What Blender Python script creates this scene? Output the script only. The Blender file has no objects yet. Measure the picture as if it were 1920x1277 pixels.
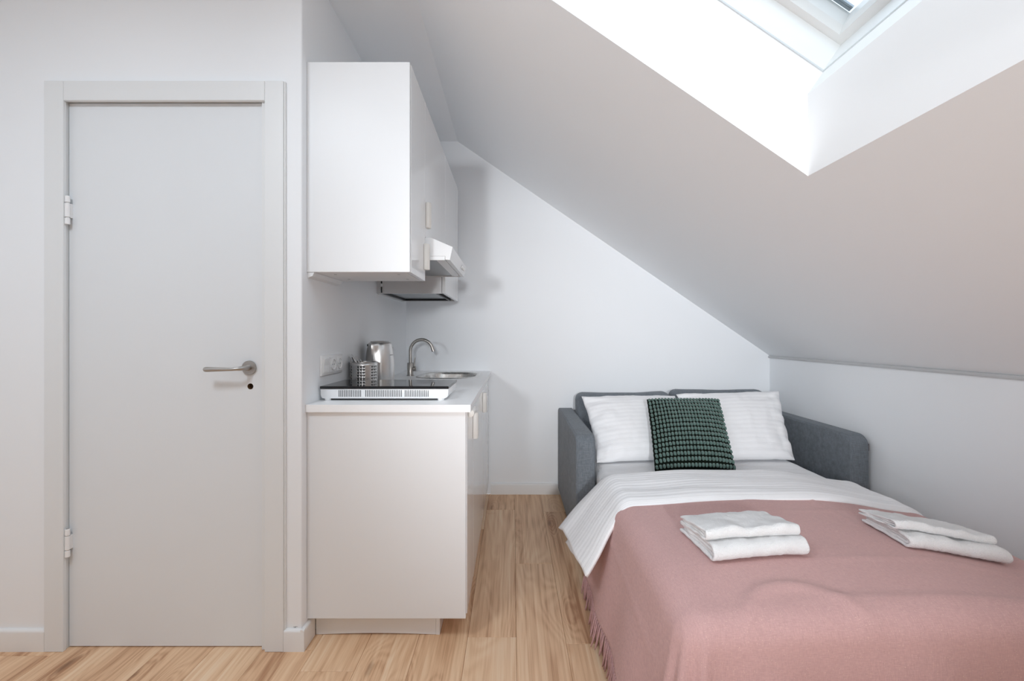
import bpy, bmesh, math, random
import numpy as np
from mathutils import Vector, Matrix, noise

random.seed(7)
sc = bpy.context.scene
C = sc.collection

# ------------------------------------------------------------------ camera
H = 1.167                      # eye height
FPX = 853.33                   # focal length in pixels of a 1920 px wide frame
cam_d = bpy.data.cameras.new('camera')
cam = bpy.data.objects.new('camera', cam_d)
C.objects.link(cam)
cam.location = (0, 0, H)
cam.rotation_euler = (math.radians(90), 0, 0)
cam_d.sensor_width = 36.0
cam_d.lens = 36.0 * FPX / 1920.0
cam_d.shift_x = -1.0 / 1920
cam_d.shift_y = -10.0 / 1920
cam_d.clip_start = 0.05
sc.camera = cam

# ------------------------------------------------------------------ world, daylight, exposure
world = bpy.data.worlds.new('overcast_sky')
sc.world = world
world.use_nodes = True
wn = world.node_tree.nodes
bgn = wn.get('Background') or wn.new('ShaderNodeBackground')
bgn.inputs[0].default_value = (0.84, 0.95, 1.07, 1)
bgn.inputs[1].default_value = 1.6
sc.view_settings.view_transform = 'Standard'
sc.view_settings.look = 'None'
sc.view_settings.gamma = 1
sc.view_settings.use_curve_mapping = False
sc.view_settings.exposure = 0.10
sc.cycles.diffuse_bounces = 10
sc.cycles.glossy_bounces = 3
sc.cycles.max_bounces = 11
sc.cycles.transparent_max_bounces = 6
sc.cycles.caustics_reflective = False
sc.cycles.caustics_refractive = False


def portal(name, mat4, sx, sy):
    """a daylight portal: tells the renderer where sky light comes in, gives no light itself"""
    ld = bpy.data.lights.new(name, 'AREA')
    ld.shape = 'RECTANGLE'
    ld.size, ld.size_y = sx, sy
    ld.cycles.is_portal = True
    lo = bpy.data.objects.new(name, ld)
    C.objects.link(lo)
    lo.matrix_world = mat4
    return lo


# room measures (metres)
D1 = 1.690      # wall with the door
D3 = 3.346      # far wall
XW = -0.782     # kitchen wall
XR = 1.890      # low wall under the slope
ZC = H + 1.425  # flat ceiling
XS = -0.404     # where the slope starts
ZK = H - 0.151  # top of the low wall
XL = -2.15      # left end of the room, out of view
YB = -3.20      # wall behind the camera
TS = Vector((XR - XS, 0, ZK - ZC)).normalized()       # down the slope
NS = Vector((-TS.z, 0, TS.x))                         # outward through the roof
if NS.z < 0:
    NS = -NS

# ------------------------------------------------------------------ materials
def new_mat(name):
    m = bpy.data.materials.new(name)
    m.use_nodes = True
    nt = m.node_tree
    b = nt.nodes.get('Principled BSDF')
    return m, nt, b


def srgb(r, g, b):
    def f(c):
        c = c / 255.0
        return c / 12.92 if c <= 0.04045 else ((c + 0.055) / 1.055) ** 2.4
    return (f(r), f(g), f(b), 1)


def plain(name, col, rough=0.5, metal=0.0, spec=0.5, bump=None, var=None, sheen=0, coat=0):
    m, nt, b = new_mat(name)
    b.inputs['Base Color'].default_value = col
    b.inputs['Roughness'].default_value = rough
    b.inputs['Metallic'].default_value = metal
    b.inputs['Specular IOR Level'].default_value = spec
    if sheen:
        b.inputs['Sheen Weight'].default_value = sheen
        b.inputs['Sheen Roughness'].default_value = 0.5
    if coat:
        b.inputs['Coat Weight'].default_value = coat
        b.inputs['Coat Roughness'].default_value = 0.05
    tc = nt.nodes.new('ShaderNodeTexCoord')
    if bump:
        sca, strength, dist = bump
        n = nt.nodes.new('ShaderNodeTexNoise')
        n.inputs['Scale'].default_value = sca
        n.inputs['Detail'].default_value = 3
        nt.links.new(tc.outputs['Object'], n.inputs['Vector'])
        bp = nt.nodes.new('ShaderNodeBump')
        bp.inputs['Strength'].default_value = strength
        bp.inputs['Distance'].default_value = dist
        nt.links.new(n.outputs['Fac'], bp.inputs['Height'])
        nt.links.new(bp.outputs['Normal'], b.inputs['Normal'])
    if var:
        sca, amt = var
        n = nt.nodes.new('ShaderNodeTexNoise')
        n.inputs['Scale'].default_value = sca
        n.inputs['Detail'].default_value = 1
        nt.links.new(tc.outputs['Object'], n.inputs['Vector'])
        mx = nt.nodes.new('ShaderNodeMix')
        mx.data_type = 'RGBA'
        mx.inputs[6].default_value = tuple(c * (1 - amt) for c in col[:3]) + (1,)
        mx.inputs[7].default_value = tuple(min(1, c * (1 + amt)) for c in col[:3]) + (1,)
        nt.links.new(n.outputs['Fac'], mx.inputs[0])
        nt.links.new(mx.outputs[2], b.inputs['Base Color'])
    return m


def mth(nt, op, a, b=None, c=None):
    n = nt.nodes.new('ShaderNodeMath')
    n.operation = op
    for k, v in enumerate((a, b, c)):
        if v is None:
            continue
        if isinstance(v, (int, float)):
            n.inputs[k].default_value = v
        else:
            nt.links.new(v, n.inputs[k])
    return n.outputs[0]


def weave(name, col, scale=420, amt=0.25, rough=0.95, strength=0.5, mottled=0.12, fleck=None):
    """woven cloth: two crossed thread patterns and a slow mottle"""
    m, nt, b = new_mat(name)
    b.inputs['Roughness'].default_value = rough
    b.inputs['Specular IOR Level'].default_value = 0.15
    b.inputs['Sheen Weight'].default_value = 0.12
    tc = nt.nodes.new('ShaderNodeTexCoord')
    outs = []
    for st in ((1, 0.12, 0.12), (0.12, 1, 1)):
        mp = nt.nodes.new('ShaderNodeMapping')
        mp.inputs['Scale'].default_value = st
        nt.links.new(tc.outputs['Object'], mp.inputs['Vector'])
        n = nt.nodes.new('ShaderNodeTexNoise')
        n.inputs['Scale'].default_value = scale
        n.inputs['Detail'].default_value = 2
        nt.links.new(mp.outputs[0], n.inputs['Vector'])
        outs.append(n.outputs['Fac'])
    th = mth(nt, 'MULTIPLY', mth(nt, 'ADD', outs[0], outs[1]), 0.5)
    n2 = nt.nodes.new('ShaderNodeTexNoise')
    n2.inputs['Scale'].default_value = 9
    n2.inputs['Detail'].default_value = 4
    nt.links.new(tc.outputs['Object'], n2.inputs['Vector'])
    f1 = mth(nt, 'MULTIPLY_ADD', mth(nt, 'SUBTRACT', th, 0.5), amt * 6, 1.0)
    f2 = mth(nt, 'MULTIPLY_ADD', mth(nt, 'SUBTRACT', n2.outputs['Fac'], 0.5), mottled * 2, 1.0)
    f = mth(nt, 'MULTIPLY', f1, f2)
    vm = nt.nodes.new('ShaderNodeVectorMath')
    vm.operation = 'SCALE'
    vm.inputs[0].default_value = col[:3]
    nt.links.new(f, vm.inputs['Scale'])
    colour = vm.outputs[0]
    if fleck:
        v = nt.nodes.new('ShaderNodeTexNoise')
        v.inputs['Scale'].default_value = 420
        v.inputs['Detail'].default_value = 1
        nt.links.new(tc.outputs['Object'], v.inputs['Vector'])
        k = nt.nodes.new('ShaderNodeMapRange')
        k.inputs['From Min'].default_value = 0.70
        k.inputs['From Max'].default_value = 0.74
        nt.links.new(v.outputs['Fac'], k.inputs['Value'])
        mx = nt.nodes.new('ShaderNodeMix')
        mx.data_type = 'RGBA'
        nt.links.new(k.outputs[0], mx.inputs[0])
        nt.links.new(colour, mx.inputs[6])
        mx.inputs[7].default_value = fleck
        colour = mx.outputs[2]
    nt.links.new(colour, b.inputs['Base Color'])
    bp = nt.nodes.new('ShaderNodeBump')
    bp.inputs['Strength'].default_value = strength
    bp.inputs['Distance'].default_value = 0.001
    nt.links.new(th, bp.inputs['Height'])
    nt.links.new(bp.outputs['Normal'], b.inputs['Normal'])
    return m


def striped_linen(name, col, freq):
    """white satin stripe bedding: stripes follow the UV v direction"""
    m, nt, b = new_mat(name)
    b.inputs['Base Color'].default_value = col
    b.inputs['Specular IOR Level'].default_value = 0.25
    uv = nt.nodes.new('ShaderNodeUVMap')
    sp = nt.nodes.new('ShaderNodeSeparateXYZ')
    nt.links.new(uv.outputs[0], sp.inputs[0])
    s = mth(nt, 'SINE', mth(nt, 'MULTIPLY', sp.outputs[1], freq * 2 * math.pi))
    st = nt.nodes.new('ShaderNodeMapRange')
    st.interpolation_type = 'SMOOTHSTEP'
    st.inputs['From Min'].default_value = -0.35
    st.inputs['From Max'].default_value = 0.35
    nt.links.new(s, st.inputs['Value'])
    mr = nt.nodes.new('ShaderNodeMapRange')
    mr.inputs['To Min'].default_value = 0.75
    mr.inputs['To Max'].default_value = 0.42
    nt.links.new(st.outputs[0], mr.inputs['Value'])
    nt.links.new(mr.outputs[0], b.inputs['Roughness'])
    mx = nt.nodes.new('ShaderNodeMix')
    mx.data_type = 'RGBA'
    mx.inputs[6].default_value = col
    mx.inputs[7].default_value = tuple(c * .972 for c in col[:3]) + (1,)
    nt.links.new(st.outputs[0], mx.inputs[0])
    nt.links.new(mx.outputs[2], b.inputs['Base Color'])
    tc = nt.nodes.new('ShaderNodeTexCoord')
    n = nt.nodes.new('ShaderNodeTexNoise')
    n.inputs['Scale'].default_value = 14
    n.inputs['Detail'].default_value = 4
    nt.links.new(tc.outputs['Object'], n.inputs['Vector'])
    hgt = mth(nt, 'ADD', mth(nt, 'MULTIPLY', st.outputs[0], 0.36), mth(nt, 'MULTIPLY', n.outputs['Fac'], 1.2))
    bp = nt.nodes.new('ShaderNodeBump')
    bp.inputs['Strength'].default_value = 0.45
    bp.inputs['Distance'].default_value = 0.004
    nt.links.new(hgt, bp.inputs['Height'])
    nt.links.new(bp.outputs['Normal'], b.inputs['Normal'])
    return m


def oak():
    m, nt, b = new_mat('oak_laminate')
    tc = nt.nodes.new('ShaderNodeTexCoord')
    oi = nt.nodes.new('ShaderNodeObjectInfo')
    off = nt.nodes.new('ShaderNodeCombineXYZ')
    nt.links.new(mth(nt, 'MULTIPLY', oi.outputs['Random'], 37.0), off.inputs[0])
    nt.links.new(mth(nt, 'MULTIPLY', oi.outputs['Random'], 91.0), off.inputs[1])
    ad = nt.nodes.new('ShaderNodeVectorMath')
    ad.operation = 'ADD'
    nt.links.new(tc.outputs['Object'], ad.inputs[0])
    nt.links.new(off.outputs[0], ad.inputs[1])
    P = ad.outputs[0]

    def mapped(scale):
        mp = nt.nodes.new('ShaderNodeMapping')
        mp.inputs['Scale'].default_value = scale
        nt.links.new(P, mp.inputs['Vector'])
        return mp.outputs[0]

    def nse(vec, scale, detail=3, dist=0.0, rough=0.55):
        n = nt.nodes.new('ShaderNodeTexNoise')
        n.inputs['Scale'].default_value = scale
        n.inputs['Detail'].default_value = detail
        n.inputs['Distortion'].default_value = dist
        n.inputs['Roughness'].default_value = rough
        nt.links.new(vec, n.inputs['Vector'])
        return n.outputs['Fac']
    # knots
    vo = nt.nodes.new('ShaderNodeTexVoronoi')
    vo.inputs['Scale'].default_value = 1.0
    nt.links.new(mapped((6.2, 1.9, 1)), vo.inputs['Vector'])
    kd = mth(nt, 'ADD', vo.outputs['Distance'], mth(nt, 'MULTIPLY', mth(nt, 'SUBTRACT', nse(mapped((30, 12, 1)), 1.0), 0.5), 0.10))
    halo = nt.nodes.new('ShaderNodeMapRange')
    halo.interpolation_type = 'SMOOTHSTEP'
    halo.inputs['From Min'].default_value = 0.42
    halo.inputs['From Max'].default_value = 0.0
    nt.links.new(kd, halo.inputs['Value'])
    core = nt.nodes.new('ShaderNodeMapRange')
    core.interpolation_type = 'SMOOTHSTEP'
    core.inputs['From Min'].default_value = 0.12
    core.inputs['From Max'].default_value = 0.02
    nt.links.new(kd, core.inputs['Value'])
    # flowing grain
    sx = nt.nodes.new('ShaderNodeSeparateXYZ')
    nt.links.new(P, sx.inputs[0])
    flow = nse(mapped((4.0, 0.75, 1)), 1.0, 2, 0.4)
    ph = mth(nt, 'ADD', mth(nt, 'MULTIPLY', sx.outputs[0], 22.0), mth(nt, 'MULTIPLY', flow, 15.0))
    ph = mth(nt, 'ADD', ph, mth(nt, 'MULTIPLY', halo.outputs[0], 4.0))
    band = mth(nt, 'MULTIPLY_ADD', mth(nt, 'SINE', mth(nt, 'MULTIPLY', ph, 6.283)), 0.5, 0.5)
    broad = nse(mapped((9, 0.5, 1)), 1.0, 3)
    fine = nse(mapped((260, 5.0, 1)), 1.0, 3)
    fine2 = nse(mapped((60, 1.3, 1)), 1.0, 4, 0.6)
    g = mth(nt, 'ADD', mth(nt, 'MULTIPLY', band, 0.10), mth(nt, 'MULTIPLY', broad, 0.86))
    g = mth(nt, 'ADD', g, mth(nt, 'MULTIPLY', fine2, 0.66))
    g = mth(nt, 'ADD', g, mth(nt, 'MULTIPLY', fine, 0.30))
    g = mth(nt, 'ADD', mth(nt, 'SUBTRACT', g, 0.45), mth(nt, 'MULTIPLY', halo.outputs[0], -0.14))
    g = mth(nt, 'ADD', g, mth(nt, 'MULTIPLY', mth(nt, 'SUBTRACT', oi.outputs['Random'], 0.5), 0.16))
    g = mth(nt, 'MULTIPLY_ADD', mth(nt, 'SUBTRACT', g, 0.52), 1.28, 0.53)
    cr = nt.nodes.new('ShaderNodeValToRGB')
    e = cr.color_ramp.elements
    e[0].position = 0.16
    e[0].color = srgb(176, 130, 96)
    e[1].position = 0.88
    e[1].color = srgb(238, 212, 182)
    k = e.new(0.42)
    k.color = srgb(216, 176, 140)
    k = e.new(0.62)
    k.color = srgb(230, 194, 158)
    nt.links.new(g, cr.inputs[0])
    mx = nt.nodes.new('ShaderNodeMix')
    mx.data_type = 'RGBA'
    nt.links.new(mth(nt, 'MULTIPLY', core.outputs[0], 0.75), mx.inputs[0])
    nt.links.new(cr.outputs[0], mx.inputs[6])
    mx.inputs[7].default_value = srgb(120, 84, 60)
    nt.links.new(mx.outputs[2], b.inputs['Base Color'])
    b.inputs['Roughness'].default_value = 0.42
    b.inputs['Specular IOR Level'].default_value = 0.35
    bp = nt.nodes.new('ShaderNodeBump')
    bp.inputs['Strength'].default_value = 0.12
    bp.inputs['Distance'].default_value = 0.001
    nt.links.new(fine, bp.inputs['Height'])
    nt.links.new(bp.outputs['Normal'], b.inputs['Normal'])
    return m


def brushed(name, col, rough=0.28, stretch=(1, 1, 60), amt=0.16):
    m, nt, b = new_mat(name)
    b.inputs['Base Color'].default_value = col
    b.inputs['Metallic'].default_value = 1.0
    tc = nt.nodes.new('ShaderNodeTexCoord')
    mp = nt.nodes.new('ShaderNodeMapping')
    mp.inputs['Scale'].default_value = stretch
    nt.links.new(tc.outputs['Object'], mp.inputs['Vector'])
    n = nt.nodes.new('ShaderNodeTexNoise')
    n.inputs['Scale'].default_value = 30
    n.inputs['Detail'].default_value = 3
    nt.links.new(mp.outputs[0], n.inputs['Vector'])
    nt.links.new(mth(nt, 'MULTIPLY_ADD', n.outputs['Fac'], amt, rough - amt / 2), b.inputs['Roughness'])
    return m


def glass_mat():
    m = bpy.data.materials.new('window_glass')
    m.use_nodes = True
    nt = m.node_tree
    nt.nodes.clear()
    o = nt.nodes.new('ShaderNodeOutputMaterial')
    t = nt.nodes.new('ShaderNodeBsdfTransparent')
    t.inputs[0].default_value = (0.96, 0.98, 0.98, 1)
    g = nt.nodes.new('ShaderNodeBsdfGlossy')
    g.inputs['Roughness'].default_value = 0.02
    mix = nt.nodes.new('ShaderNodeMixShader')
    mix.inputs[0].default_value = 0.05
    nt.links.new(t.outputs[0], mix.inputs[1])
    nt.links.new(g.outputs[0], mix.inputs[2])
    nt.links.new(mix.outputs[0], o.inputs[0])
    return m


M = {}
M['wall'] = plain('wall_paint', (0.885, 0.905, 0.925, 1), 0.85, var=(1.5, 0.008), spec=0.2)
M['ceiling'] = plain('ceiling_paint', (0.92, 0.935, 0.95, 1), 0.9, var=(1.5, 0.006), spec=0.15)
M['reveal'] = plain('reveal_paint', (0.84, 0.845, 0.85, 1), 0.9, spec=0.15)
M['oak'] = oak()
M['subfloor'] = plain('floor_underlay', srgb(90, 66, 48), 0.9, var=(8, 0.1))
M['trim'] = plain('white_trim', (0.82, 0.82, 0.815, 1), 0.45, var=(3, 0.015))
M['casing'] = plain('door_casing_foil', (0.785, 0.80, 0.805, 1), 0.5, var=(3, 0.015))
M['door'] = plain('door_foil', (0.775, 0.80, 0.82, 1), 0.55, bump=(220, 0.06, 0.001), var=(4, 0.01))
M['grey_trim'] = plain('grey_moulding', (0.56, 0.565, 0.57, 1), 0.5, var=(6, 0.03))
M['white_lac'] = plain('white_melamine', (0.80, 0.81, 0.82, 1), 0.42, var=(3, 0.01))
M['white_gloss'] = plain('white_gloss_front', (0.88, 0.885, 0.89, 1), 0.06, spec=0.6, var=(3, 0.01))
M['handle_w'] = plain('cream_handle', (0.83, 0.81, 0.77, 1), 0.35, var=(20, 0.02))
M['worktop'] = plain('white_worktop', (0.90, 0.905, 0.91, 1), 0.35, var=(40, 0.015))
M['plastic_w'] = plain('white_plastic', (0.88, 0.885, 0.89, 1), 0.3, var=(10, 0.01))
M['hood_w'] = plain('white_hood_enamel', (0.86, 0.87, 0.88, 1), 0.22, var=(10, 0.01))
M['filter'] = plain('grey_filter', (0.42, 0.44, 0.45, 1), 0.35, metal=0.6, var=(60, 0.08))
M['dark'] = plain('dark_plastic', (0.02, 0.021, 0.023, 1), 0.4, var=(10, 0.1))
M['vent_dark'] = plain('vent_slot_shadowed_plastic', (0.13, 0.135, 0.14, 1), 0.6, var=(10, 0.1))
M['hob_glass'] = plain('black_glass', (0.006, 0.007, 0.009, 1), 0.03, spec=0.6, var=(5, 0.1))
M['steel'] = brushed('brushed_steel', (0.62, 0.61, 0.60, 1), 0.30, (60, 60, 1))
M['cup_shade'] = brushed('dark_shaded_steel', (0.10, 0.10, 0.10, 1), 0.45, (1, 1, 1))  # near-black steel standing for the shade inside the cutlery holder
M['steel_dark'] = brushed('brushed_nickel', (0.42, 0.40, 0.375, 1), 0.32, (1, 1, 1))
M['sink'] = brushed('sink_steel', (0.62, 0.61, 0.59, 1), 0.27, (1, 30, 1))
M['handle_m'] = brushed('satin_nickel', (0.46, 0.44, 0.42, 1), 0.38, (1, 1, 1))
M['hole'] = plain('raw_particle_board', srgb(120, 92, 62), 0.9, var=(200, 0.3))
M['sofa'] = weave('grey_upholstery', srgb(112, 118, 124), 380, 0.22)
M['tag'] = plain('maroon_tag', srgb(60, 18, 24), 0.8, var=(30, 0.1))
M['linen'] = striped_linen('white_stripe_pillow', (0.89, 0.89, 0.90, 1), 1 / 0.031)
M['linen_duvet'] = striped_linen('white_stripe_duvet', (0.89, 0.89, 0.90, 1), 1 / 0.026)
M['sheet'] = striped_linen('white_stripe_sheet', (0.89, 0.89, 0.90, 1), 1 / 0.026)
M['blanket'] = weave('dusty_pink_wool', srgb(198, 160, 157), 620, 0.10, strength=0.45, mottled=0.03, fleck=srgb(222, 192, 180))
M['fringe'] = weave('dusty_pink_yarn', srgb(190, 150, 148), 500, 0.2)
M['green_base'] = plain('dark_green_backing', srgb(12, 20, 14), 0.95, var=(60, 0.2), spec=0.1)
M['green_puff'] = plain('green_velvet', srgb(88, 112, 105), 0.85, var=(90, 0.28), spec=0.15, sheen=0.35)
M['terry'] = plain('white_terry', (0.90, 0.90, 0.90, 1), 0.95, bump=(420, 1.0, 0.004), spec=0.1, sheen=0.2)
M['glass'] = glass_mat()
M['alu'] = plain('grey_aluminium', (0.36, 0.40, 0.45, 1), 0.35, metal=0.8, var=(20, 0.1))
M['groove'] = plain('pale_grey_groove', (0.62, 0.65, 0.66, 1), 0.6, var=(6, 0.03))
M['sash_w'] = plain('white_sash_paint', (0.80, 0.815, 0.81, 1), 0.35, var=(6, 0.01))
M['scuff'] = plain('grey_scuff', (0.30, 0.30, 0.29, 1), 0.9, var=(80, 0.2))

# ------------------------------------------------------------------ builders
ORG = {}


class MB:
    """collects geometry in world coordinates; build() links it as one mesh object"""
    def __init__(self):
        self.v, self.f, self.uv = [], [], None

    def add(self, vs, fs):
        n = len(self.v)
        self.v += [tuple(p) for p in vs]
        self.f += [tuple(i + n for i in q) for q in fs]
        return self

    def box(self, x0, x1, y0, y1, z0, z1, bev=0.0, seg=2, only=None):
        bm = bmesh.new()
        bmesh.ops.create_cube(bm, size=1)
        for p in bm.verts:
            p.co = Vector((x0 + (p.co.x + .5) * (x1 - x0), y0 + (p.co.y + .5) * (y1 - y0), z0 + (p.co.z + .5) * (z1 - z0)))
        if bev > 0:
            es = [e for e in bm.edges if only is None or only(e)]
            bmesh.ops.bevel(bm, geom=es, offset=bev, segments=seg, profile=0.5, affect='EDGES')
        self.from_bm(bm)
        return self

    def from_bm(self, bm):
        bm.verts.index_update()
        self.add([p.co.copy() for p in bm.verts], [[q.index for q in f.verts] for f in bm.faces])
        bm.free()

    def prism(self, prof, axis, t0, t1, bev=0.0, seg=2):
        """closed 2D profile extruded along an axis: 'x' profile is (y,z), 'y' is (x,z), 'z' is (x,y)"""
        bm = bmesh.new()

        def p3(p, t):
            return {'x': (t, p[0], p[1]), 'y': (p[0], t, p[1]), 'z': (p[0], p[1], t)}[axis]
        a = [bm.verts.new(p3(p, t0)) for p in prof]
        b = [bm.verts.new(p3(p, t1)) for p in prof]
        n = len(prof)
        bm.faces.new(a)
        bm.faces.new(list(reversed(b)))
        for i in range(n):
            bm.faces.new((a[i], b[i], b[(i + 1) % n], a[(i + 1) % n]))
        bmesh.ops.recalc_face_normals(bm, faces=bm.faces)
        if bev > 0:
            es = [e for e in bm.edges if e.calc_face_angle(0) > 0.5]
            bmesh.ops.bevel(bm, geom=es, offset=bev, segments=seg, profile=0.5, affect='EDGES')
        self.from_bm(bm)
        return self

    def lathe(self, prof, c, axis='z', n=32, cap=True):
        """prof: list of (radius, height along axis)"""
        vs, fs = [], []
        for r, h in prof:
            for k in range(n):
                t = 2 * math.pi * k / n
                u, w = r * math.cos(t), r * math.sin(t)
                d = {'z': (u, w, h), 'y': (u, h, w), 'x': (h, u, w)}[axis]
                vs.append((c[0] + d[0], c[1] + d[1], c[2] + d[2]))
        m = len(prof)
        for i in range(m - 1):
            for k in range(n):
                k2 = (k + 1) % n
                fs.append((i * n + k, i * n + k2, (i + 1) * n + k2, (i + 1) * n + k))
        if cap:
            fs.append(tuple(range(n - 1, -1, -1)))
            fs.append(tuple((m - 1) * n + k for k in range(n)))
        self.add(vs, fs)
        return self

    def tube(self, pts, rad, n=12, cap=True, flat=None):
        """a tube through points; rad a number or a list; flat squashes it along one frame axis"""
        pts = [Vector(p) for p in pts]
        rr = rad if isinstance(rad, (list, tuple)) else [rad] * len(pts)
        vs, fs = [], []
        ref = None
        for i, p in enumerate(pts):
            a = pts[max(i - 1, 0)]
            b = pts[min(i + 1, len(pts) - 1)]
            t = (b - a).normalized()
            if ref is None:
                ref = Vector((0, 0, 1)) if abs(t.z) < 0.9 else Vector((1, 0, 0))
            u = (ref - t * ref.dot(t)).normalized()
            w = t.cross(u)
            ref = u
            for k in range(n):
                th = 2 * math.pi * k / n
                vs.append(p + (u * math.cos(th) * (flat or 1) + w * math.sin(th)) * rr[i])
        for i in range(len(pts) - 1):
            for k in range(n):
                k2 = (k + 1) % n
                fs.append((i * n + k, i * n + k2, (i + 1) * n + k2, (i + 1) * n + k))
        if cap:
            fs.append(tuple(range(n - 1, -1, -1)))
            fs.append(tuple((len(pts) - 1) * n + k for k in range(n)))
        self.add(vs, fs)
        return self

    def build(self, name, mat, parent=None, origin=None, smooth=False, label=None, mods=(), uv=None):
        me = bpy.data.meshes.new(name)
        if parent is not None:
            o3 = ORG[parent.name]
        elif origin is not None:
            o3 = Vector(origin)
        else:
            o3 = Vector((0, 0, 0))
        me.from_pydata([tuple(Vector(p) - o3) for p in self.v], [], self.f)
        if uv is not None:
            lay = me.uv_layers.new(name='UVMap')
            idx = np.zeros(len(me.loops), dtype=np.int32)
            me.loops.foreach_get('vertex_index', idx)
            lay.data.foreach_set('uv', np.asarray(uv, dtype=np.float32)[idx].ravel())
        bm = bmesh.new()
        bm.from_mesh(me)
        bmesh.ops.recalc_face_normals(bm, faces=bm.faces)
        bm.to_mesh(me)
        bm.free()
        me.materials.append(M[mat])
        if smooth:
            me.polygons.foreach_set('use_smooth', [True] * len(me.polygons))
            if smooth != 'all':
                me.set_sharp_from_angle(angle=math.radians(38 if smooth is True else smooth))
        o = bpy.data.objects.new(name, me)
        C.objects.link(o)
        if parent is not None:
            o.parent = parent
        else:
            o.location = o3
        ORG[o.name] = o3
        if label:
            o['label'] = label
        for kind, props in mods:
            md = o.modifiers.new(kind.lower(), kind)
            for k, v in props.items():
                setattr(md, k, v)
        return o


def thing(name, label, cat, loc, group=None, kind=None):
    o = bpy.data.objects.new(name, None)
    C.objects.link(o)
    o.location = loc
    o.empty_display_size = 0.1
    ORG[o.name] = Vector(loc)
    tag(o, label, cat, group, kind)
    return o


def tag(o, label=None, cat=None, group=None, kind=None):
    if label:
        o['label'] = label
    if cat:
        o['category'] = cat
    if group:
        o['group'] = group
    if kind:
        o['kind'] = kind
    return o


def struct(o, label, cat):
    return tag(o, label, cat, kind='structure')


def px(x, y, Y):
    """photograph pixel at depth Y -> world point (used only to take measures)"""
    return Vector(((x - 961) * Y / FPX, Y, H - (y - 628.5) * Y / FPX))


def nz(x, y, z=0.0, s=1.0):
    return noise.noise(Vector((x * s, y * s, z * s)))


def sstep(a, b, x):
    t = min(1, max(0, (x - a) / (b - a)))
    return t * t * (3 - 2 * t)


# ------------------------------------------------------------------ floor
fl = MB().box(XL, XR, YB, D1 + 0.2, -0.08, -0.006).box(XW - 0.0, XR, D1 + 0.2, D3, -0.08, -0.006).build('floor', 'subfloor')
struct(fl, 'oak laminate floor of long planks running towards the far wall', 'floor')
PW, PL = 0.1885, 1.285
plank_cache = {}


def plank_mesh(w, l):
    key = (round(w, 4), round(l, 4))
    if key not in plank_cache:
        g = 0.0004
        b = 0.0016
        x0, x1, y0, y1 = -w / 2 + g, w / 2 - g, -l / 2 + g, l / 2 - g
        vs = [(x0, y0, -.006), (x1, y0, -.006), (x1, y1, -.006), (x0, y1, -.006),
              (x0, y0, -b * .7), (x1, y0, -b * .7), (x1, y1, -b * .7), (x0, y1, -b * .7),
              (x0 + b, y0 + b, 0), (x1 - b, y0 + b, 0), (x1 - b, y1 - b, 0), (x0 + b, y1 - b, 0)]
        fs = [(0, 3, 2, 1), (8, 9, 10, 11)]
        for i in range(4):
            j = (i + 1) % 4
            fs += [(i, j, 4 + j, 4 + i), (4 + i, 4 + j, 8 + j, 8 + i)]
        me = bpy.data.meshes.new('plank')
        me.from_pydata(vs, [], fs)
        me.materials.append(M['oak'])
        plank_cache[key] = me
    return plank_cache[key]


seam0 = -0.739
k0 = int(math.floor((XL - seam0) / PW))
k1 = int(math.ceil((XR - seam0) / PW))
offs = {0: 0.72, 1: 0.10, 2: 0.62, 3: 0.86, 4: 0.30, 5: 0.83, 6: 0.15}
for k in range(k0, k1 + 1):
    xa, xb = max(seam0 + k * PW, XL), min(seam0 + (k + 1) * PW, XR)
    if xb - xa < 0.005:
        continue
    off = offs.get(k, (k * 0.37) % 1.0) * PL
    y = YB - PL + off
    while y < D3:
        ya, yb = max(y, YB), min(y + PL, D3)
        y += PL
        segs = [(xa, xb, ya, yb)]
        if xb <= XW + 0.001:
            segs = [(xa, xb, ya, min(yb, D1 + 0.12))]
        elif xa < XW < xb:
            segs = [(xa, xb, ya, min(yb, D1)), (XW, xb, max(ya, D1), yb)]
        for (p, q, r, s) in segs:
            if s - r < 0.01:
                continue
            o = bpy.data.objects.new('plank', plank_mesh(q - p, s - r))
            C.objects.link(o)
            o.parent = fl
            o.location = ((p + q) / 2, (r + s) / 2, 0)

# ------------------------------------------------------------------ walls
T = 0.12
DX0, DX1, DZ = -1.700, -0.9025, 2.070      # opening for the door frame
w = MB().box(XL - T, DX0, D1, D1 + T, 0, ZC).box(DX0, XW - T, D1, D1 + T, DZ, ZC)
struct(w.build('wall_door', 'wall'), 'pale grey painted wall around the white door', 'wall')
w = MB().box(XW - T, XW, D1, D3 + T, 0, ZC, bev=0.006, seg=3,
             only=lambda e: all(abs(p.co.x - XW) < 1e-5 and abs(p.co.y - D1) < 1e-5 for p in e.verts))
struct(w.build('wall_left', 'wall', smooth=True), 'pale painted side wall behind the kitchen units', 'wall')
w = MB().prism([(XW, 0), (XR, 0), (XR, ZK), (XS, ZC), (XW, ZC)], 'y', D3, D3 + T)
struct(w.build('wall_back', 'wall'), 'pale grey gable wall rising along the sloped ceiling', 'wall')
w = MB().box(XR, XR + T, YB, D3 + T, 0, ZK)
struct(w.build('wall_right', 'wall'), 'low pale knee wall under the sloped ceiling', 'wall')
w = MB().box(XL - T, XL, YB, D1, 0, ZC)
struct(w.build('wall_far_left', 'wall'), 'pale painted wall at the left end of the room', 'wall')
w = MB().prism([(XL - T, 0), (XR, 0), (XR, ZK), (XS, ZC), (XL - T, ZC)], 'y', YB - T, YB)
struct(w.build('wall_behind', 'wall'), 'painted wall behind the viewpoint', 'wall')

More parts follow.
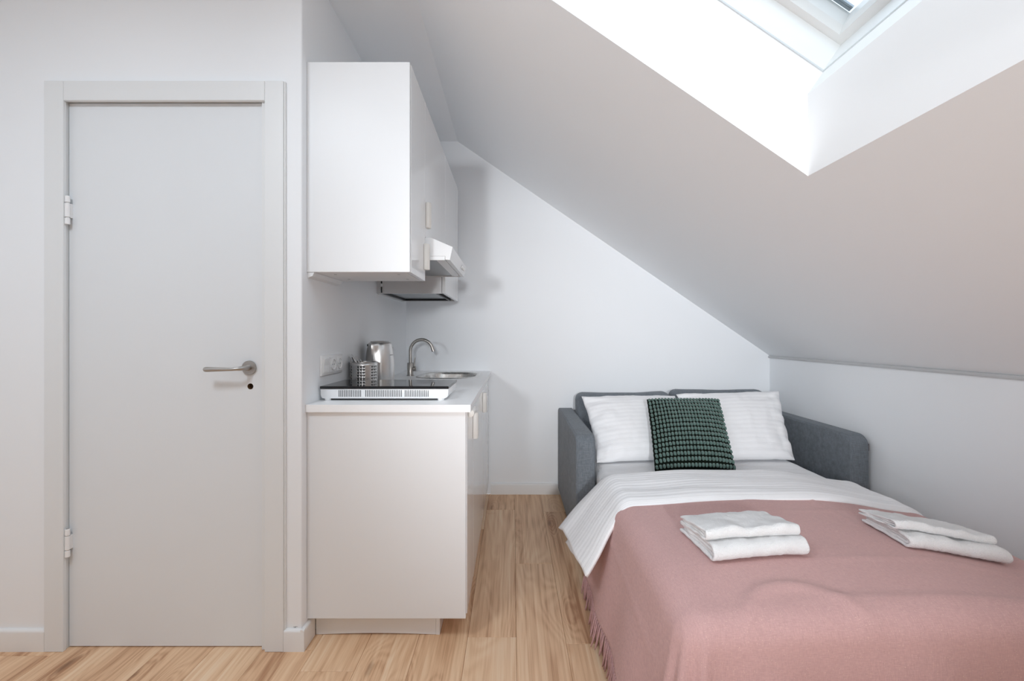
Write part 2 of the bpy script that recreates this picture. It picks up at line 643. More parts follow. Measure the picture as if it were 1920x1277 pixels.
# ------------------------------------------------------------------ ceiling with skylight openings
w = MB().box(XL - T, XS, YB - T, D3 + T, ZC, ZC + 0.1)
P0x = 0.936
SKY = [(0.302, 1.442), (-1.30, -0.16)]       # openings along Y


def sl(a, p, y):
    """a: metres down the slope from its top edge, p: metres out through the roof"""
    q = Vector((XS, 0, ZC)) + TS * a + NS * p
    return Vector((q.x, y, q.z))


A_end = (Vector((XR, 0, ZK)) - Vector((XS, 0, ZC))).length
A_low = (P0x - XS) / TS.x
A_win = A_low - 0.147          # lower edge of the window frame
A_top = A_win - 1.40
ys = [YB - T, SKY[1][0], SKY[1][1], SKY[0][0], SKY[0][1], D3 + T]
sm = MB()


def quad(mb, *p):
    mb.add(p, [tuple(range(len(p)))])


for i in range(5):
    for (a0, a1, hole) in ((0, A_top, False), (A_top, A_low, i in (1, 3)), (A_low, A_end + 0.15, False)):
        if not hole:
            quad(sm, sl(a0, 0, ys[i]), sl(a1, 0, ys[i]), sl(a1, 0, ys[i + 1]), sl(a0, 0, ys[i + 1]))
w.add(sm.v, sm.f)
rv = MB()
PB = 0.297
lowv = sl(A_low, 0, 0) + Vector((0, 0, 0.260))
for (ya, yb) in SKY:
    def at(v, y):
        return Vector((v.x, y, v.z))
    p0, p1, p2 = sl(A_low, 0, 0), lowv, sl(A_win, PB, 0)
    quad(rv, at(p0, ya), at(p1, ya), at(p1, yb), at(p0, yb))
    quad(rv, at(p1, ya), at(p2, ya), at(p2, yb), at(p1, yb))
    u0, u1 = sl(A_top, 0, 0), sl(A_top, PB, 0)
    quad(rv, at(u0, ya), at(u1, ya), at(u1, yb), at(u0, yb))
    for y in (ya, yb):
        quad(rv, at(p0, y), at(p1, y), at(p2, y), at(u1, y), at(u0, y))
# outer roof skin keeps daylight out of the build-up
for i in range(5):
    for (a0, a1, hole) in ((-0.6, A_top, False), (A_top, A_win, i in (1, 3)), (A_win, A_end + 0.15, False)):
        if not hole:
            quad(rv, sl(a0, PB + 0.10, ys[i]), sl(a1, PB + 0.10, ys[i]), sl(a1, PB + 0.10, ys[i + 1]), sl(a0, PB + 0.10, ys[i + 1]))
ceil = w.build('ceiling', 'ceiling')
struct(ceil, 'flat white ceiling strip and long grey shaded slope below the roof', 'ceiling')
rev = rv.build('skylight_reveal', 'reveal', ceil, label='bright white reveal of the roof window opening')


def ring(mb, prof, ya, yb):
    """profile of (inset, depth through the roof) run round the window opening"""
    rows = []
    for (o, p) in prof:
        rows.append([sl(A_win - o, p, ya + o), sl(A_win - o, p, yb - o), sl(A_top + o, p, yb - o), sl(A_top + o, p, ya + o)])
    n = len(prof)
    vs = [q for r in rows for q in r]
    fs = []
    for i in range(n):
        i2 = (i + 1) % n
        for k in range(4):
            k2 = (k + 1) % 4
            fs.append((i * 4 + k, i * 4 + k2, i2 * 4 + k2, i2 * 4 + k))
    mb.add(vs, fs)
    return mb


for i, (ya, yb) in enumerate(SKY):
    base = sl(A_win, PB, (ya + yb) / 2)
    t = thing('window_%d' % (i + 1), ['white framed roof window set deep in the sloped ceiling above the bed',
                                     'second white framed roof window behind the viewpoint'][i], 'window', base, kind='structure')
    ring(MB(), [(0.003, PB + 0.004), (0.003, PB + 0.10), (-0.04, PB + 0.10), (-0.04, PB + 0.004)], ya, yb).build('frame_lining', 'sash_w', t)
    ring(MB(), [(-0.004, PB - 0.001), (0.0035, PB + 0.001), (0.0035, PB + 0.006), (-0.004, PB + 0.006)], ya, yb).build('lining_groove', 'groove', t)
    ring(MB(), [(0.0, PB + 0.1002), (0.030, PB + 0.1002), (0.030, PB + 0.16), (0.0, PB + 0.16)], ya, yb).build('window_frame', 'trim', t)
    s_ = ring(MB(), [(0.0302, PB + 0.100), (0.041, PB + 0.120), (0.046, PB + 0.150), (0.046, PB + 0.158), (0.0302, PB + 0.158)], ya, yb).build('sash', 'sash_w', t)
    g = MB()
    o = 0.0445
    vs = []
    for p in (PB + 0.1515, PB + 0.1565):
        vs += [sl(A_win - o, p, ya + o), sl(A_win - o, p, yb - o), sl(A_top + o, p, yb - o), sl(A_top + o, p, ya + o)]
    g.add(vs, [(0, 1, 2, 3), (7, 6, 5, 4)] + [(k, (k + 1) % 4, 4 + (k + 1) % 4, 4 + k) for k in range(4)])
    g.build('pane', 'glass', s_)
    rl = MB()
    for (oa, ob, ph) in ((0.0462, 0.056, 0.010), (0.058, 0.064, 0.006)):
        vs = []
        for p in (PB + 0.160, PB + 0.160 + ph):
            vs += [sl(A_win - 0.05, p, yb - oa), sl(A_win - 0.05, p, yb - ob), sl(A_top + 0.05, p, yb - ob), sl(A_top + 0.05, p, yb - oa)]
        rl.add(vs, [(0, 1, 2, 3), (7, 6, 5, 4)] + [(k, (k + 1) % 4, 4 + (k + 1) % 4, 4 + k) for k in range(4)])
    rl.build('shutter_guide', 'alu', t, label='dark metal guide rail outside the pane')
    c = sl((A_win + A_top) / 2, PB + 0.2, (ya + yb) / 2)
    m4 = Matrix((TS, Vector((0, 1, 0)), NS)).transposed().to_4x4()
    m4.translation = c
    portal('skylight_portal', m4, A_win - A_top, yb - ya)

# moulding where the slope meets the low wall
w = MB()
for (dz0, dz1, d) in ((0.0, 0.006, 0.010), (0.006, 0.011, 0.013), (0.011, 0.016, 0.009)):
    w.box(XR - d, XR - 0.0005, YB, D3, ZK - 0.002 - dz1 + 0.002, ZK - dz0)
struct(w.build('trim_1', 'grey_trim'), 'thin grey moulding along the top of the low wall', 'trim')

# ------------------------------------------------------------------ baseboards
BH, BT = 0.080, 0.014


def board(name, x0, x1, y0, y1, side, label):
    def pick(e):
        z_ok = all(abs(p.co.z - BH) < 1e-5 for p in e.verts)
        if side == 'y':
            return z_ok and all(abs(p.co.y - y0) < 1e-5 for p in e.verts)
        if side == '+x':
            return z_ok and all(abs(p.co.x - x1) < 1e-5 for p in e.verts)
        return z_ok and all(abs(p.co.x - x0) < 1e-5 for p in e.verts)
    o = MB().box(x0, x1, y0, y1, 0, BH, bev=0.011, seg=4, only=pick).build(name, 'trim', smooth=True)
    return struct(o, label, 'baseboard')


CXL, CXR = -1.7256, -0.8440     # outer edges of the casing
board('baseboard_left', XL, CXL - 0.0005, D1 - BT, D1 - 0.0003, 'y', 'white baseboard on the wall left of the door')
board('baseboard_door', CXR + 0.0005, XW + BT - 0.0005, D1 - BT, D1 - 0.0003, 'y', 'short white baseboard between the door casing and the corner')
board('baseboard_kitchen', XW + 0.0003, XW + BT, D1 - BT + 0.0005, 1.772, '+x', 'short white baseboard returning towards the kitchen plinth')
board('baseboard_back', -0.16, 0.0085, D3 - BT, D3 - 0.0003, 'y', 'white baseboard on the far wall beside the kitchen')
board('baseboard_back', 0.0095, XR - BT - .001, D3 - BT, D3 - 0.0003, 'y', 'white baseboard on the far wall running behind the sofa')
board('baseboard_right', XR - BT, XR - 0.0003, YB, D3 - 0.001, 'x', 'white baseboard along the low wall behind the bed')

# ------------------------------------------------------------------ door with frame
LY = 1.702                                    # front of the leaf
LX0, LX1, LZ0, LZ1 = -1.6574, -0.9334, 0.0045, 2.0336
d = thing('door_1', 'plain white flush door with satin lever handle and white hinges', 'door', ((LX0 + LX1) / 2, LY, 0), kind='structure')
# leaf with a real keyhole opening
kc = (-0.9610 + (470.3 - 470) * 0, 0)
KX, KZ, KR = px(469.5, 724.6, LY).x, px(469.5, 724.6, LY).z, 0.0112
lf = MB()
n = 24
cx0, cx1, cz0, cz1 = KX - 0.016, KX + 0.016, KZ - 0.016, KZ + 0.016
zz = [LZ0, cz0, cz1, LZ1]
xx = [LX0, cx0, cx1, LX1]
for i in range(3):
    for j in range(3):
        if i == 1 and j == 1:
            continue
        lf.add([(xx[i], LY, zz[j]), (xx[i + 1], LY, zz[j]), (xx[i + 1], LY, zz[j + 1]), (xx[i], LY, zz[j + 1])], [(0, 1, 2, 3)])
cir, sq = [], []
for k in range(n):
    a = 2 * math.pi * k / n
    c_, s_ = math.cos(a), math.sin(a)
    q = 0.016 / max(abs(c_), abs(s_))
    cir.append((KX + KR * c_, LY, KZ + KR * s_))
    sq.append((KX + q * c_, LY, KZ + q * s_))
lf.add(cir + sq, [(k, (k + 1) % n, n + (k + 1) % n, n + k) for k in range(n)])
lf.add([(LX0, LY + .04, LZ0), (LX1, LY + .04, LZ0), (LX1, LY + .04, LZ1), (LX0, LY + .04, LZ1), (LX0, LY, LZ0), (LX1, LY, LZ0), (LX1, LY, LZ1), (LX0, LY, LZ1)],
       [(0, 3, 2, 1), (0, 1, 5, 4), (1, 2, 6, 5), (2, 3, 7, 6), (3, 0, 4, 7)])
leaf = lf.build('door_leaf', 'door', d)
# hole lining
kb = MB()
cb = [(p[0], LY + 0.022, p[2]) for p in cir]
kb.add(cir + cb, [(k, (k + 1) % n, n + (k + 1) % n, n + k) for k in range(n)] + [tuple(range(n, 2 * n))])
kb.build('keyhole', 'hole', leaf, label='round empty lock hole showing raw board')
MB().lathe([(0.0, 0.0), (0.0045, 0.0), (0.0045, 0.006)], (KX + 0.004, LY + 0.015, KZ), 'y', 12).build('lock_case', 'dark', leaf)
# lever handle
hc = px(468.0, 689.3, LY)
hs = MB().lathe([(0.0255, -0.0075), (0.0262, -0.006), (0.0262, 0.0)], (hc.x, LY, hc.z), 'y', 36).build('handle_rose', 'handle_m', d, smooth=True)
pts, rad = [], []
for (dx, dy, dz, r) in ((0, -0.006, 0, 0.0105), (0, -0.022, 0, 0.0095), (-0.003, -0.034, 0, 0.0088), (-0.011, -0.045, -0.001, 0.0078),
                        (-0.023, -0.051, -0.002, 0.0062), (-0.036, -0.053, -0.003, 0.0058), (-0.06, -0.053, -0.003, 0.0066), (-0.09, -0.053, -0.003, 0.0078),
                        (-0.118, -0.053, -0.003, 0.0090), (-0.128, -0.053, -0.003, 0.0090), (-0.1335, -0.053, -0.003, 0.0075), (-0.1362, -0.053, -0.003, 0.0042)):
    pts.append((hc.x + dx, LY + dy, hc.z + dz))
    rad.append(r)
MB().tube(pts, rad, 20).build('lever', 'handle_m', d, smooth=True)
# jambs, casing
JY0, JY1 = D1 - 0.001, D1 + T
JX0, JX1, JZ = -1.6604, -0.9304, 2.0368
dfm = MB().box(DX0 + .0005, JX0, JY0, JY1, 0, DZ - .0005).box(JX1, DX1 - .0005, JY0, JY1, 0, DZ - .0005).box(JX0, JX1, JY0, JY1, JZ, DZ - .0005)
dfm.box(JX0, JX0 + 0.012, LY + 0.0405, LY + 0.06, 0, JZ).box(JX1 - 0.012, JX1, LY + 0.0405, LY + 0.06, 0, JZ).box(JX0, JX1, LY + 0.0405, LY + 0.06, JZ - 0.012, JZ)
dfm.build('door_frame', 'casing', d)
CY0 = D1 - 0.015
cz_in, cz_out = H + (628.5 - 188) / 509.5, H + (628.5 - 151) / 509.5
cxl, cxr = -1.6550, -0.9127
MB().box(CXL, cxl, CY0, D1 - .0015, 0, cz_out, bev=0.0015, seg=1).build('casing', 'casing', d)
MB().box(cxr, CXR, CY0, D1 - .0015, 0, cz_out, bev=0.0015, seg=1).build('casing', 'casing', d)
MB().box(cxl + .0006, cxr - .0006, CY0 + .0005, D1 - .0015, cz_in, cz_out, bev=0.0015, seg=1).build('casing', 'casing', d)
MB().box(CXR + .0004, CXR + 0.0045, CY0 + .006, D1 - .0004, BH, cz_out).build('casing_bead', 'trim', d)
# dark gap fillers: the weather strip
MB().box(LX0 - 0.0026, LX0 - 0.0005, LY + 0.012, LY + 0.03, LZ0, LZ1).box(LX1 + 0.0005, LX1 + 0.0026, LY + 0.012, LY + 0.03, LZ0, LZ1).box(
    LX0, LX1, LY + 0.012, LY + 0.03, LZ1 + .0005, LZ1 + .0028).build('gasket', 'filter', d, label='grey rubber seal in the door gap')
zt, zb_ = px(493, 681.5, LY).z, px(493, 732, LY).z
MB().box(LX1 + 0.0002, LX1 + 0.0028, LY - 0.0012, LY + 0.011, zb_, zt, bev=.0005, seg=1).build('strike_plate', 'handle_m', d)
for (ya_, yb_) in ((370, 423), (988, 1040)):
    z1, z0 = px(126, ya_, LY).z, px(126, yb_, LY).z
    hx = -1.6470
    hh = MB()
    L = z1 - z0
    for (a, b_) in ((0, .23), (.255, .745), (.77, 1)):
        hh.lathe([(0.006, z0 + a * L), (0.0078, z0 + a * L + .0012), (0.0078, z0 + b_ * L - .0012), (0.006, z0 + b_ * L)], (hx, LY - 0.0175, 0), 'z', 16)
    hg = hh.build('hinge', 'plastic_w', d, smooth=True)
    MB().lathe([(0.0055, z0 - .001), (0.0055, z1 + .001)], (hx, LY - 0.0175, 0), 'z', 12).build('hinge_pin', 'steel', hg, smooth=True)
    MB().box(hx - .002, hx + 0.004, LY - 0.0120, LY - 0.0003, z0 + .25 * L, z1 - .25 * L, bev=.0008, seg=1).build('hinge_leaf', 'plastic_w', hg)

# small scuffs low on the wall right of the door
sx = px(553, 1176, D1 - 0.0004)
sm_ = MB()
for (dx, dz, l, h_) in ((-0.006, 0, .010, .0012), (0.001, .0015, .009, .0010), (-.002, -.002, .006, .0008)):
    sm_.box(sx.x + dx, sx.x + dx + l, D1 - .0006, D1 - .0001, sx.z + dz, sx.z + dz + h_)
tag(sm_.build('scuff_mark', 'scuff', bpy.data.objects['wall_door']), 'small grey scuff mark')

# ------------------------------------------------------------------ kitchen: base units
KY = 1.729                 # near end of the units
YC = [KY, 2.022, 2.622, 3.236]
BX = -0.178                # near end panel front edge
DF = -0.174                # front face of the base doors
Z0B, Z1B = 0.090, 0.8755


def pull(name, parent, xf, yc, zc, vertical=True, L=0.115):
    """cream edge pull: flat back plate and a rounded lip standing off the front"""
    pr = []
    wd, dp = 0.030, 0.024
    for k in range(9):
        a = math.pi * k / 8
        pr.append((xf + 0.0004 + 0.010 + (dp - 0.010) * math.sin(a), yc - wd / 2 * math.cos(a)))
    pr = [(xf + 0.0004, yc - wd / 2)] + pr + [(xf + 0.0004, yc + wd / 2)]
    if vertical:
        return MB().prism(pr, 'z', zc - L / 2, zc + L / 2, bev=0.004, seg=2).build(name, 'handle_w', parent, smooth=True)
    pr2 = [(p[0], zc + (p[1] - yc)) for p in pr]
    return MB().prism(pr2, 'y', yc - L / 2, yc + L / 2, bev=0.004, seg=2).build(name, 'handle_w', parent, smooth=True)


base_lab = ['narrow white base cabinet at the open end with full white side panel',
            'middle white gloss base cabinet under the worktop',
            'white gloss base cabinet below the sink by the far wall']
for i in range(3):
    y0, y1 = YC[i], YC[i + 1]
    t = thing('base_cabinet', base_lab[i], 'cabinet', ((XW + BX) / 2, (y0 + y1) / 2, 0), 'white base cabinets')
    ya = y0 + (0.0165 if i == 0 else 0.0005)
    xb = DF - 0.0205
    # carcass as panels
    body = MB().box(XW + .002, xb, ya, ya + .016, Z0B, Z1B).box(XW + .002, xb, y1 - .0165, y1 - .0005, Z0B, Z1B)
    body.box(XW + .002, xb, ya + .016, y1 - .0165, Z0B, Z0B + .016).box(XW + .002, XW + .01, ya + .016, y1 - .0165, Z0B + .016, Z1B - .001)
    body.build('body', 'white_lac', t)
    if i == 0:
        MB().box(XW + .001, BX, y0, y0 + .016, Z0B, Z1B, bev=.0008, seg=1).build('side_panel', 'white_lac', t)
    dz0 = Z0B + .003
    if i == 0:
        dr = MB().box(DF - .018, DF, y0 + .0172, y1 - .0015, dz0 + .006, Z1B - .003, bev=.0012, seg=2).build('door', 'white_gloss', t)
        pull('handle', dr, DF, 1.842, 0.868 - .008, vertical=False)
        pull('handle', dr, DF, y1 - .018, 0.770)
    elif i == 1:
        dr = MB().box(DF - .018, DF, y0 + .0015, y1 - .0015, dz0, Z1B - .003, bev=.0012, seg=2).build('door', 'white_gloss', t)
    else:
        dr = MB().box(DF - .018, DF, y0 + .0015, y1 - .0015, dz0, Z1B - .003, bev=.0012, seg=2).build('door', 'white_gloss', t)
        pull('handle', dr, DF, y0 + .035, 0.775)
    for (fx, fy) in ((XW + .06, ya + .07), (XW + .06, y1 - .06), (-.33, ya + .07), (-.33, y1 - .06)):
        MB().lathe([(.016, 0), (.016, .004), (.011, .008), (.011, .075), (.02, Z0B - .0005)], (fx, fy, 0), 'z', 14).build('foot', 'dark', t, smooth=True)
t = thing('cabinet_filler', 'slim white filler strip closing the base units against the far wall', 'panel', (-.19, 3.29, 0))
MB().box(DF - .018, DF - .002, YC[3] + .001, D3 - .015, Z0B, Z1B, bev=.0005, seg=1).build('strip', 'white_lac', t)
MB().box(DF - .03, DF - .0185, YC[3] + .001, D3 - .016, 0, Z1B).build('cleat', 'white_lac', t)

# plinth: end board with a bowed lower edge, corner strip, long board
t = thing('plinth', 'white kitchen plinth recessed under the base units', 'plinth', (-.5, 1.78, 0))
PX = -0.283
pr = [(XW + BT + .002, Z0B - .0006)]
for k in range(13):
    u = k / 12
    pr.append((XW + BT + .002 + (PX - .0165 - XW - BT - .002) * u, 0.0008 + 0.0055 * math.sin(math.pi * u)))
pr.append((PX - .0165, Z0B - .0006))
MB().prism(pr, 'y', 1.7735, 1.787).build('end_board', 'white_lac', t)
MB().box(PX - .016, PX, 1.7725, 1.788, 0, Z0B - .0006, bev=.0015, seg=2).build('corner_strip', 'white_lac', t)
MB().box(PX - .014, PX, 1.7885, D3 - .02, 0.0005, Z0B - .0006).build('front_board', 'white_lac', t)

# ------------------------------------------------------------------ worktop with sink cut-out
WZ0_, WZ1_ = 0.8765, 0.9045
WXR, WY0 = -0.158, 1.7155
SKX0, SKX1, SKY0, SKY1 = -0.612, -0.212, 2.745, 3.215


def rrect(x0, x1, y0, y1, r, n=8):
    out = []
    for (cx, cy, a0) in ((x1 - r, y1 - r, 0), (x0 + r, y1 - r, 90), (x0 + r, y0 + r, 180), (x1 - r, y0 + r, 270)):
        for k in range(n + 1):
            a = math.radians(a0 + 90 * k / n)
            out.append((cx + r * math.cos(a), cy + r * math.sin(a)))
    return out


def plate_with_hole(mb, X0, X1, Y0, Y1, hole, z0, z1):
    bm = bmesh.new()
    out = [(X0, Y0), (X1, Y0), (X1, Y1), (X0, Y1)]
    for z in (z0, z1):
        vo = [bm.verts.new((p[0], p[1], z)) for p in out]
        vh = [bm.verts.new((p[0], p[1], z)) for p in hole]
        es = [bm.edges.new((vo[i], vo[(i + 1) % 4])) for i in range(4)] + [bm.edges.new((vh[i], vh[(i + 1) % len(vh)])) for i in range(len(vh))]
        bmesh.ops.triangle_fill(bm, edges=es, use_beauty=True, use_dissolve=False)
    bm.verts.index_update()
    n = 4 + len(hole)
    bm.verts.ensure_lookup_table()
    for i in range(4):
        a, b = i, (i + 1) % 4
        bm.faces.new((bm.verts[a], bm.verts[b], bm.verts[n + b], bm.verts[n + a]))
    h = len(hole)
    for i in range(h):
        a, b = 4 + i, 4 + (i + 1) % h
        bm.faces.new((bm.verts[a], bm.verts[b], bm.verts[n + b], bm.verts[n + a]))
    mb.from_bm(bm)
    return mb


hole = rrect(SKX0 + .02, SKX1 - .02, SKY0 + .02, SKY1 - .02, 0.12)
wt = plate_with_hole(MB(), XW + .001, WXR, WY0, D3 - .001, hole, WZ0_, WZ1_).build('worktop', 'worktop', origin=(-.47, 2.5, WZ0_))
tag(wt, 'white laminate worktop running from the near end to the far wall', 'worktop')

# sink: rim, bowl, drain
t = thing('sink', 'brushed steel inset sink with rounded corners in the white worktop', 'sink', ((SKX0 + SKX1) / 2, (SKY0 + SKY1) / 2, WZ1_))
cxs, cys = (SKX0 + SKX1) / 2, (SKY0 + SKY1) / 2
rings = []
for (ins, z, r) in ((0.0, WZ1_ + .0003, .14), (0.002, WZ1_ + .003, .14), (0.012, WZ1_ + .0042, .133), (0.024, WZ1_ + .0032, .122), (0.030, WZ1_ - .002, .118),
                    (0.034, WZ1_ - .012, .114), (0.040, WZ1_ - .11, .10), (0.055, WZ1_ - .135, .09), (0.085, WZ1_ - .145, .07), (0.15, WZ1_ - .148, .04)):
    rings.append([(p[0], p[1], z) for p in rrect(SKX0 + ins, SKX1 - ins, SKY0 + ins, SKY1 - ins, r)])
n = len(rings[0])
vs = [p for r in rings for p in r]
fs = []
for i in range(len(rings) - 1):
    for k in range(n):
        k2 = (k + 1) % n
        fs.append((i * n + k, i * n + k2, (i + 1) * n + k2, (i + 1) * n + k))
fs.append(tuple((len(rings) - 1) * n + k for k in range(n)))
MB().add(vs, fs).build('basin', 'sink', t, smooth='all')
MB().lathe([(.0, .0005), (.036, .0005), (.042, .003), (.045, .002), (.045, 0)], (cxs, cys, WZ1_ - .1475), 'z', 24, cap=False).build('drain', 'steel', t, smooth=True)

# tap
tb = px(769.4, 703.5, 2.95)
tx, ty = -0.662, 2.95
t = thing('kitchen_tap', 'brushed steel swan-neck tap behind the sink', 'tap', (tx, ty, WZ1_))
zb = WZ1_
MB().lathe([(.024, zb + .0003), (.024, zb + .004), (.020, zb + .005), (.020, zb + .082), (.0185, zb + .084)], (tx, ty, 0), 'z', 28).build('body', 'steel_dark', t, smooth=True)
pts = [(tx, ty, zb + .080), (tx, ty, zb + .12), (tx, ty, zb + .150)]
R_ = 0.073
zc = zb + .160
for k in range(0, 25):
    a = math.pi - math.radians(166) * k / 24
    pts.append((tx + R_ + R_ * math.cos(a), ty - .004 * k / 24, zc + R_ * math.sin(a)))
e = Vector(pts[-1]) + (Vector(pts[-1]) - Vector(pts[-2])).normalized() * 0.022
pts.append(e)
MB().tube(pts, 0.0105, 18).build('spout', 'steel_dark', t, smooth=True)
MB().lathe([(.012, .016), (.016, .019), (.016, .034), (.012, .038)], (tx, ty, zb + .045), 'x', 20).build('lever_hub', 'steel_dark', t, smooth=True)
MB().tube([(tx + .024, ty, zb + .050), (tx + .026, ty, zb + .09), (tx + .030, ty, zb + .118)], [.0042, .0042, .0036], 10).build('lever', 'steel_dark', t, smooth=True)

# ------------------------------------------------------------------ wall units
UZ0, UZ1 = H + 0.240, H + 1.038
UX = -0.3905            # body front edge (side panel)
UF = -0.388             # door face
wl = ['narrow white wall cabinet at the near end with broad blank side',
      'white gloss wall cabinet above the extractor hood', 'last white wall cabinet beside the far wall with dark underside']
HZ1 = H + 0.436
for i in range(3):
    y0, y1 = YC[i], YC[i + 1]
    z0 = UZ0 if i != 1 else HZ1
    t = thing('wall_cabinet', wl[i], 'cabinet', (XW, (y0 + y1) / 2, z0), 'white wall cabinets')
    xb = UF - .0205
    ya = y0 + (0.0165 if i == 0 else .0005)
    body = MB().box(XW + .0005, xb, ya, ya + .016, z0, UZ1).box(XW + .0005, xb, y1 - .0165, y1 - .0005, z0, UZ1)
    body.box(XW + .0005, xb, ya + .016, y1 - .0165, UZ1 - .016, UZ1).box(XW + .0005, XW + .008, ya + .016, y1 - .0165, z0 + .016, UZ1 - .016)
    if i < 2:
        body.box(XW + .0005, xb, ya + .016, y1 - .0165, z0, z0 + .016)
    body.build('body', 'white_lac', t)
    if i == 0:
        MB().box(XW + .0005, UX, y0, y0 + .016, z0, UZ1, bev=.0008, seg=1).build('side_panel', 'white_lac', t)
    if i == 2:
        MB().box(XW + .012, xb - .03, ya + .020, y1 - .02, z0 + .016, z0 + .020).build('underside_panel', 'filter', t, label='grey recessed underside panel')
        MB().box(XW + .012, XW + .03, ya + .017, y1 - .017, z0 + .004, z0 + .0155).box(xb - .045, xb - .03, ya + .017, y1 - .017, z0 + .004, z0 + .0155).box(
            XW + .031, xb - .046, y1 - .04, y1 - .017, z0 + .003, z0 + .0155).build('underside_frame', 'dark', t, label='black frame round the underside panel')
        MB().box(XW + .0005, XW + .0115, ya + .0165, y1 - .017, z0 - .006, z0 + .014, bev=.002, seg=2).build('rear_lip', 'white_lac', t)
    dn = y0 + (.0172 if i == 0 else .0018)
    dr = MB().box(UF - .018, UF, dn, y1 - .0018, z0 + .001 if i else z0, UZ1 - .001, bev=.0012, seg=2).build('door', 'white_gloss', t)
    if i == 0:
        pull('handle', dr, UF, y1 - .020, H + .344)
        for (fx, fy) in ((-.70, 1.80), (-.70, 1.95), (-.45, 1.80), (-.45, 1.95)):
            MB().lathe([(.0001, -.0008), (.0055, -.0008), (.0055, .0002)], (fx, fy, z0), 'z', 12).build('cover_cap', 'filter', t)
        MB().prism([(XW + .0006, z0 - .0005), (XW + .028, z0 - .0005), (XW + .020, z0 - .016), (XW + .0006, z0 - .022)], 'y', y0 + .003, y1 - .004, bev=.001, seg=1).build('rear_strip', 'white_lac', t)
    elif i == 1:
        pull('handle', dr, UF, y0 + .020, H + .536)

# extractor hood below the second wall unit
t = thing('extractor_hood', 'white slant-fronted extractor hood under the middle wall cabinet', 'extractor hood', (-.52, 2.322, H + .33))
hy0, hy1 = YC[1] + .004, YC[2] - .002
hb = H
prof = [(XW + .02, hb + .352), (-.300, hb + .352), (-.300, hb + .336), (-.279, hb + .3345), (-.2665, hb + .393), (-.363, hb + .4345), (XW + .02, hb + .4345)]
MB().prism(prof, 'y', hy0, hy1, bev=.0012, seg=2).build('housing', 'hood_w', t)
MB().box(XW + .022, -.301, hy0, hy0 + .012, hb + .3345, hb + .3515).box(XW + .022, -.301, hy1 - .012, hy1, hb + .3345, hb + .3515).box(
    XW + .022, XW + .034, hy0 + .0122, hy1 - .0122, hb + .3345, hb + .3515).build('skirt', 'hood_w', t)
MB().box(XW + .04, -.345, hy0 + .02, hy1 - .02, hb + .340, hb + .3515).build('grease_filter', 'filter', t)
MB().box(-.343, -.303, hy0 + .014, hy1 - .014, hb + .337, hb + .3515).build('light_panel', 'plastic_w', t)
nrm = Vector((-.2665 + .279, 0, .393 - .3345)).normalized()
out = Vector((nrm.z, 0, -nrm.x))
for k, yy in enumerate((2.43, 2.475, 2.52)):
    c = Vector((-.2728, yy, hb + .3637)) + out * .0012
    u, v = Vector((0, 1, 0)), nrm
    vs = []
    for s in (0, 1):
        for q in range(16):
            a = 2 * math.pi * q / 16
            vs.append(c + out * (.006 * s) + (u * math.cos(a) + v * math.sin(a)) * (.010 - .002 * s))
    MB().add(vs, [(q, (q + 1) % 16, 16 + (q + 1) % 16, 16 + q) for q in range(16)] + [tuple(range(16, 32)), tuple(range(15, -1, -1))]).build('control_button', 'plastic_w', t, smooth=True)
# power lead between the hood and the last cabinet
lead = MB().tube([(-.752, 2.612, H + .334), (-.752, 2.613, H + .29), (-.753, 2.614, H + .262), (-.752, 2.614, H + .244)], .004, 8)
ld = lead.build('power_lead', 'dark', origin=(-.752, 2.612, H + .29), smooth=True)
tag(ld, 'short black power lead beneath the extractor hood at the wall', 'cable')
MB().lathe([(.0065, H + .278), (.0065, H + .296)], (-.7525, 2.6125, 0), 'z', 12).build('clip', 'plastic_w', ld, smooth=True)

# ------------------------------------------------------------------ wall sockets and switch
sy0, sy1 = 1.842, 2.068
sz0, sz1 = 1.000, 1.084
t = thing('socket_panel', 'white three-gang wall plate with one switch and two sockets', 'socket', (XW, (sy0 + sy1) / 2, sz0))
MB().box(XW + .0003, XW + .010, sy0, sy1, sz0, sz1, bev=.003, seg=2).build('plate', 'plastic_w', t, smooth=True)
gw = (sy1 - sy0 - .012) / 3
for k in range(3):
    a = sy0 + .006 + k * gw
    fr = MB().box(XW + .0103, XW + .0125, a + .002, a + gw - .002, sz0 + .010, sz1 - .010, bev=.0008, seg=1).build('gang_insert', 'plastic_w', t)
    if k == 0:
        MB().prism([(XW + .0127, sz0 + .014), (XW + .0127, sz1 - .014), (XW + .0165, sz1 - .015), (XW + .0140, (sz0 + sz1) / 2), (XW + .0145, sz0 + .015)], 'y', a + .007, a + gw - .007).build('rocker', 'plastic_w', fr)
    else:
        yc, zc_ = a + gw / 2, (sz0 + sz1) / 2
        MB().lathe([(.0245, .0126), (.0245, .0165), (.0215, .0165), (.0200, .0128), (.0001, .0128)], (XW, yc, zc_), 'x', 28, cap=False).build('socket_ring', 'plastic_w', fr, smooth=True)
        for s in (-1, 1):
            MB().lathe([(.0001, .0132), (.0026, .0132), (.0026, .0128)], (XW, yc + s * .0095, zc_), 'x', 10, cap=False).build('pin_hole', 'vent_dark', fr)

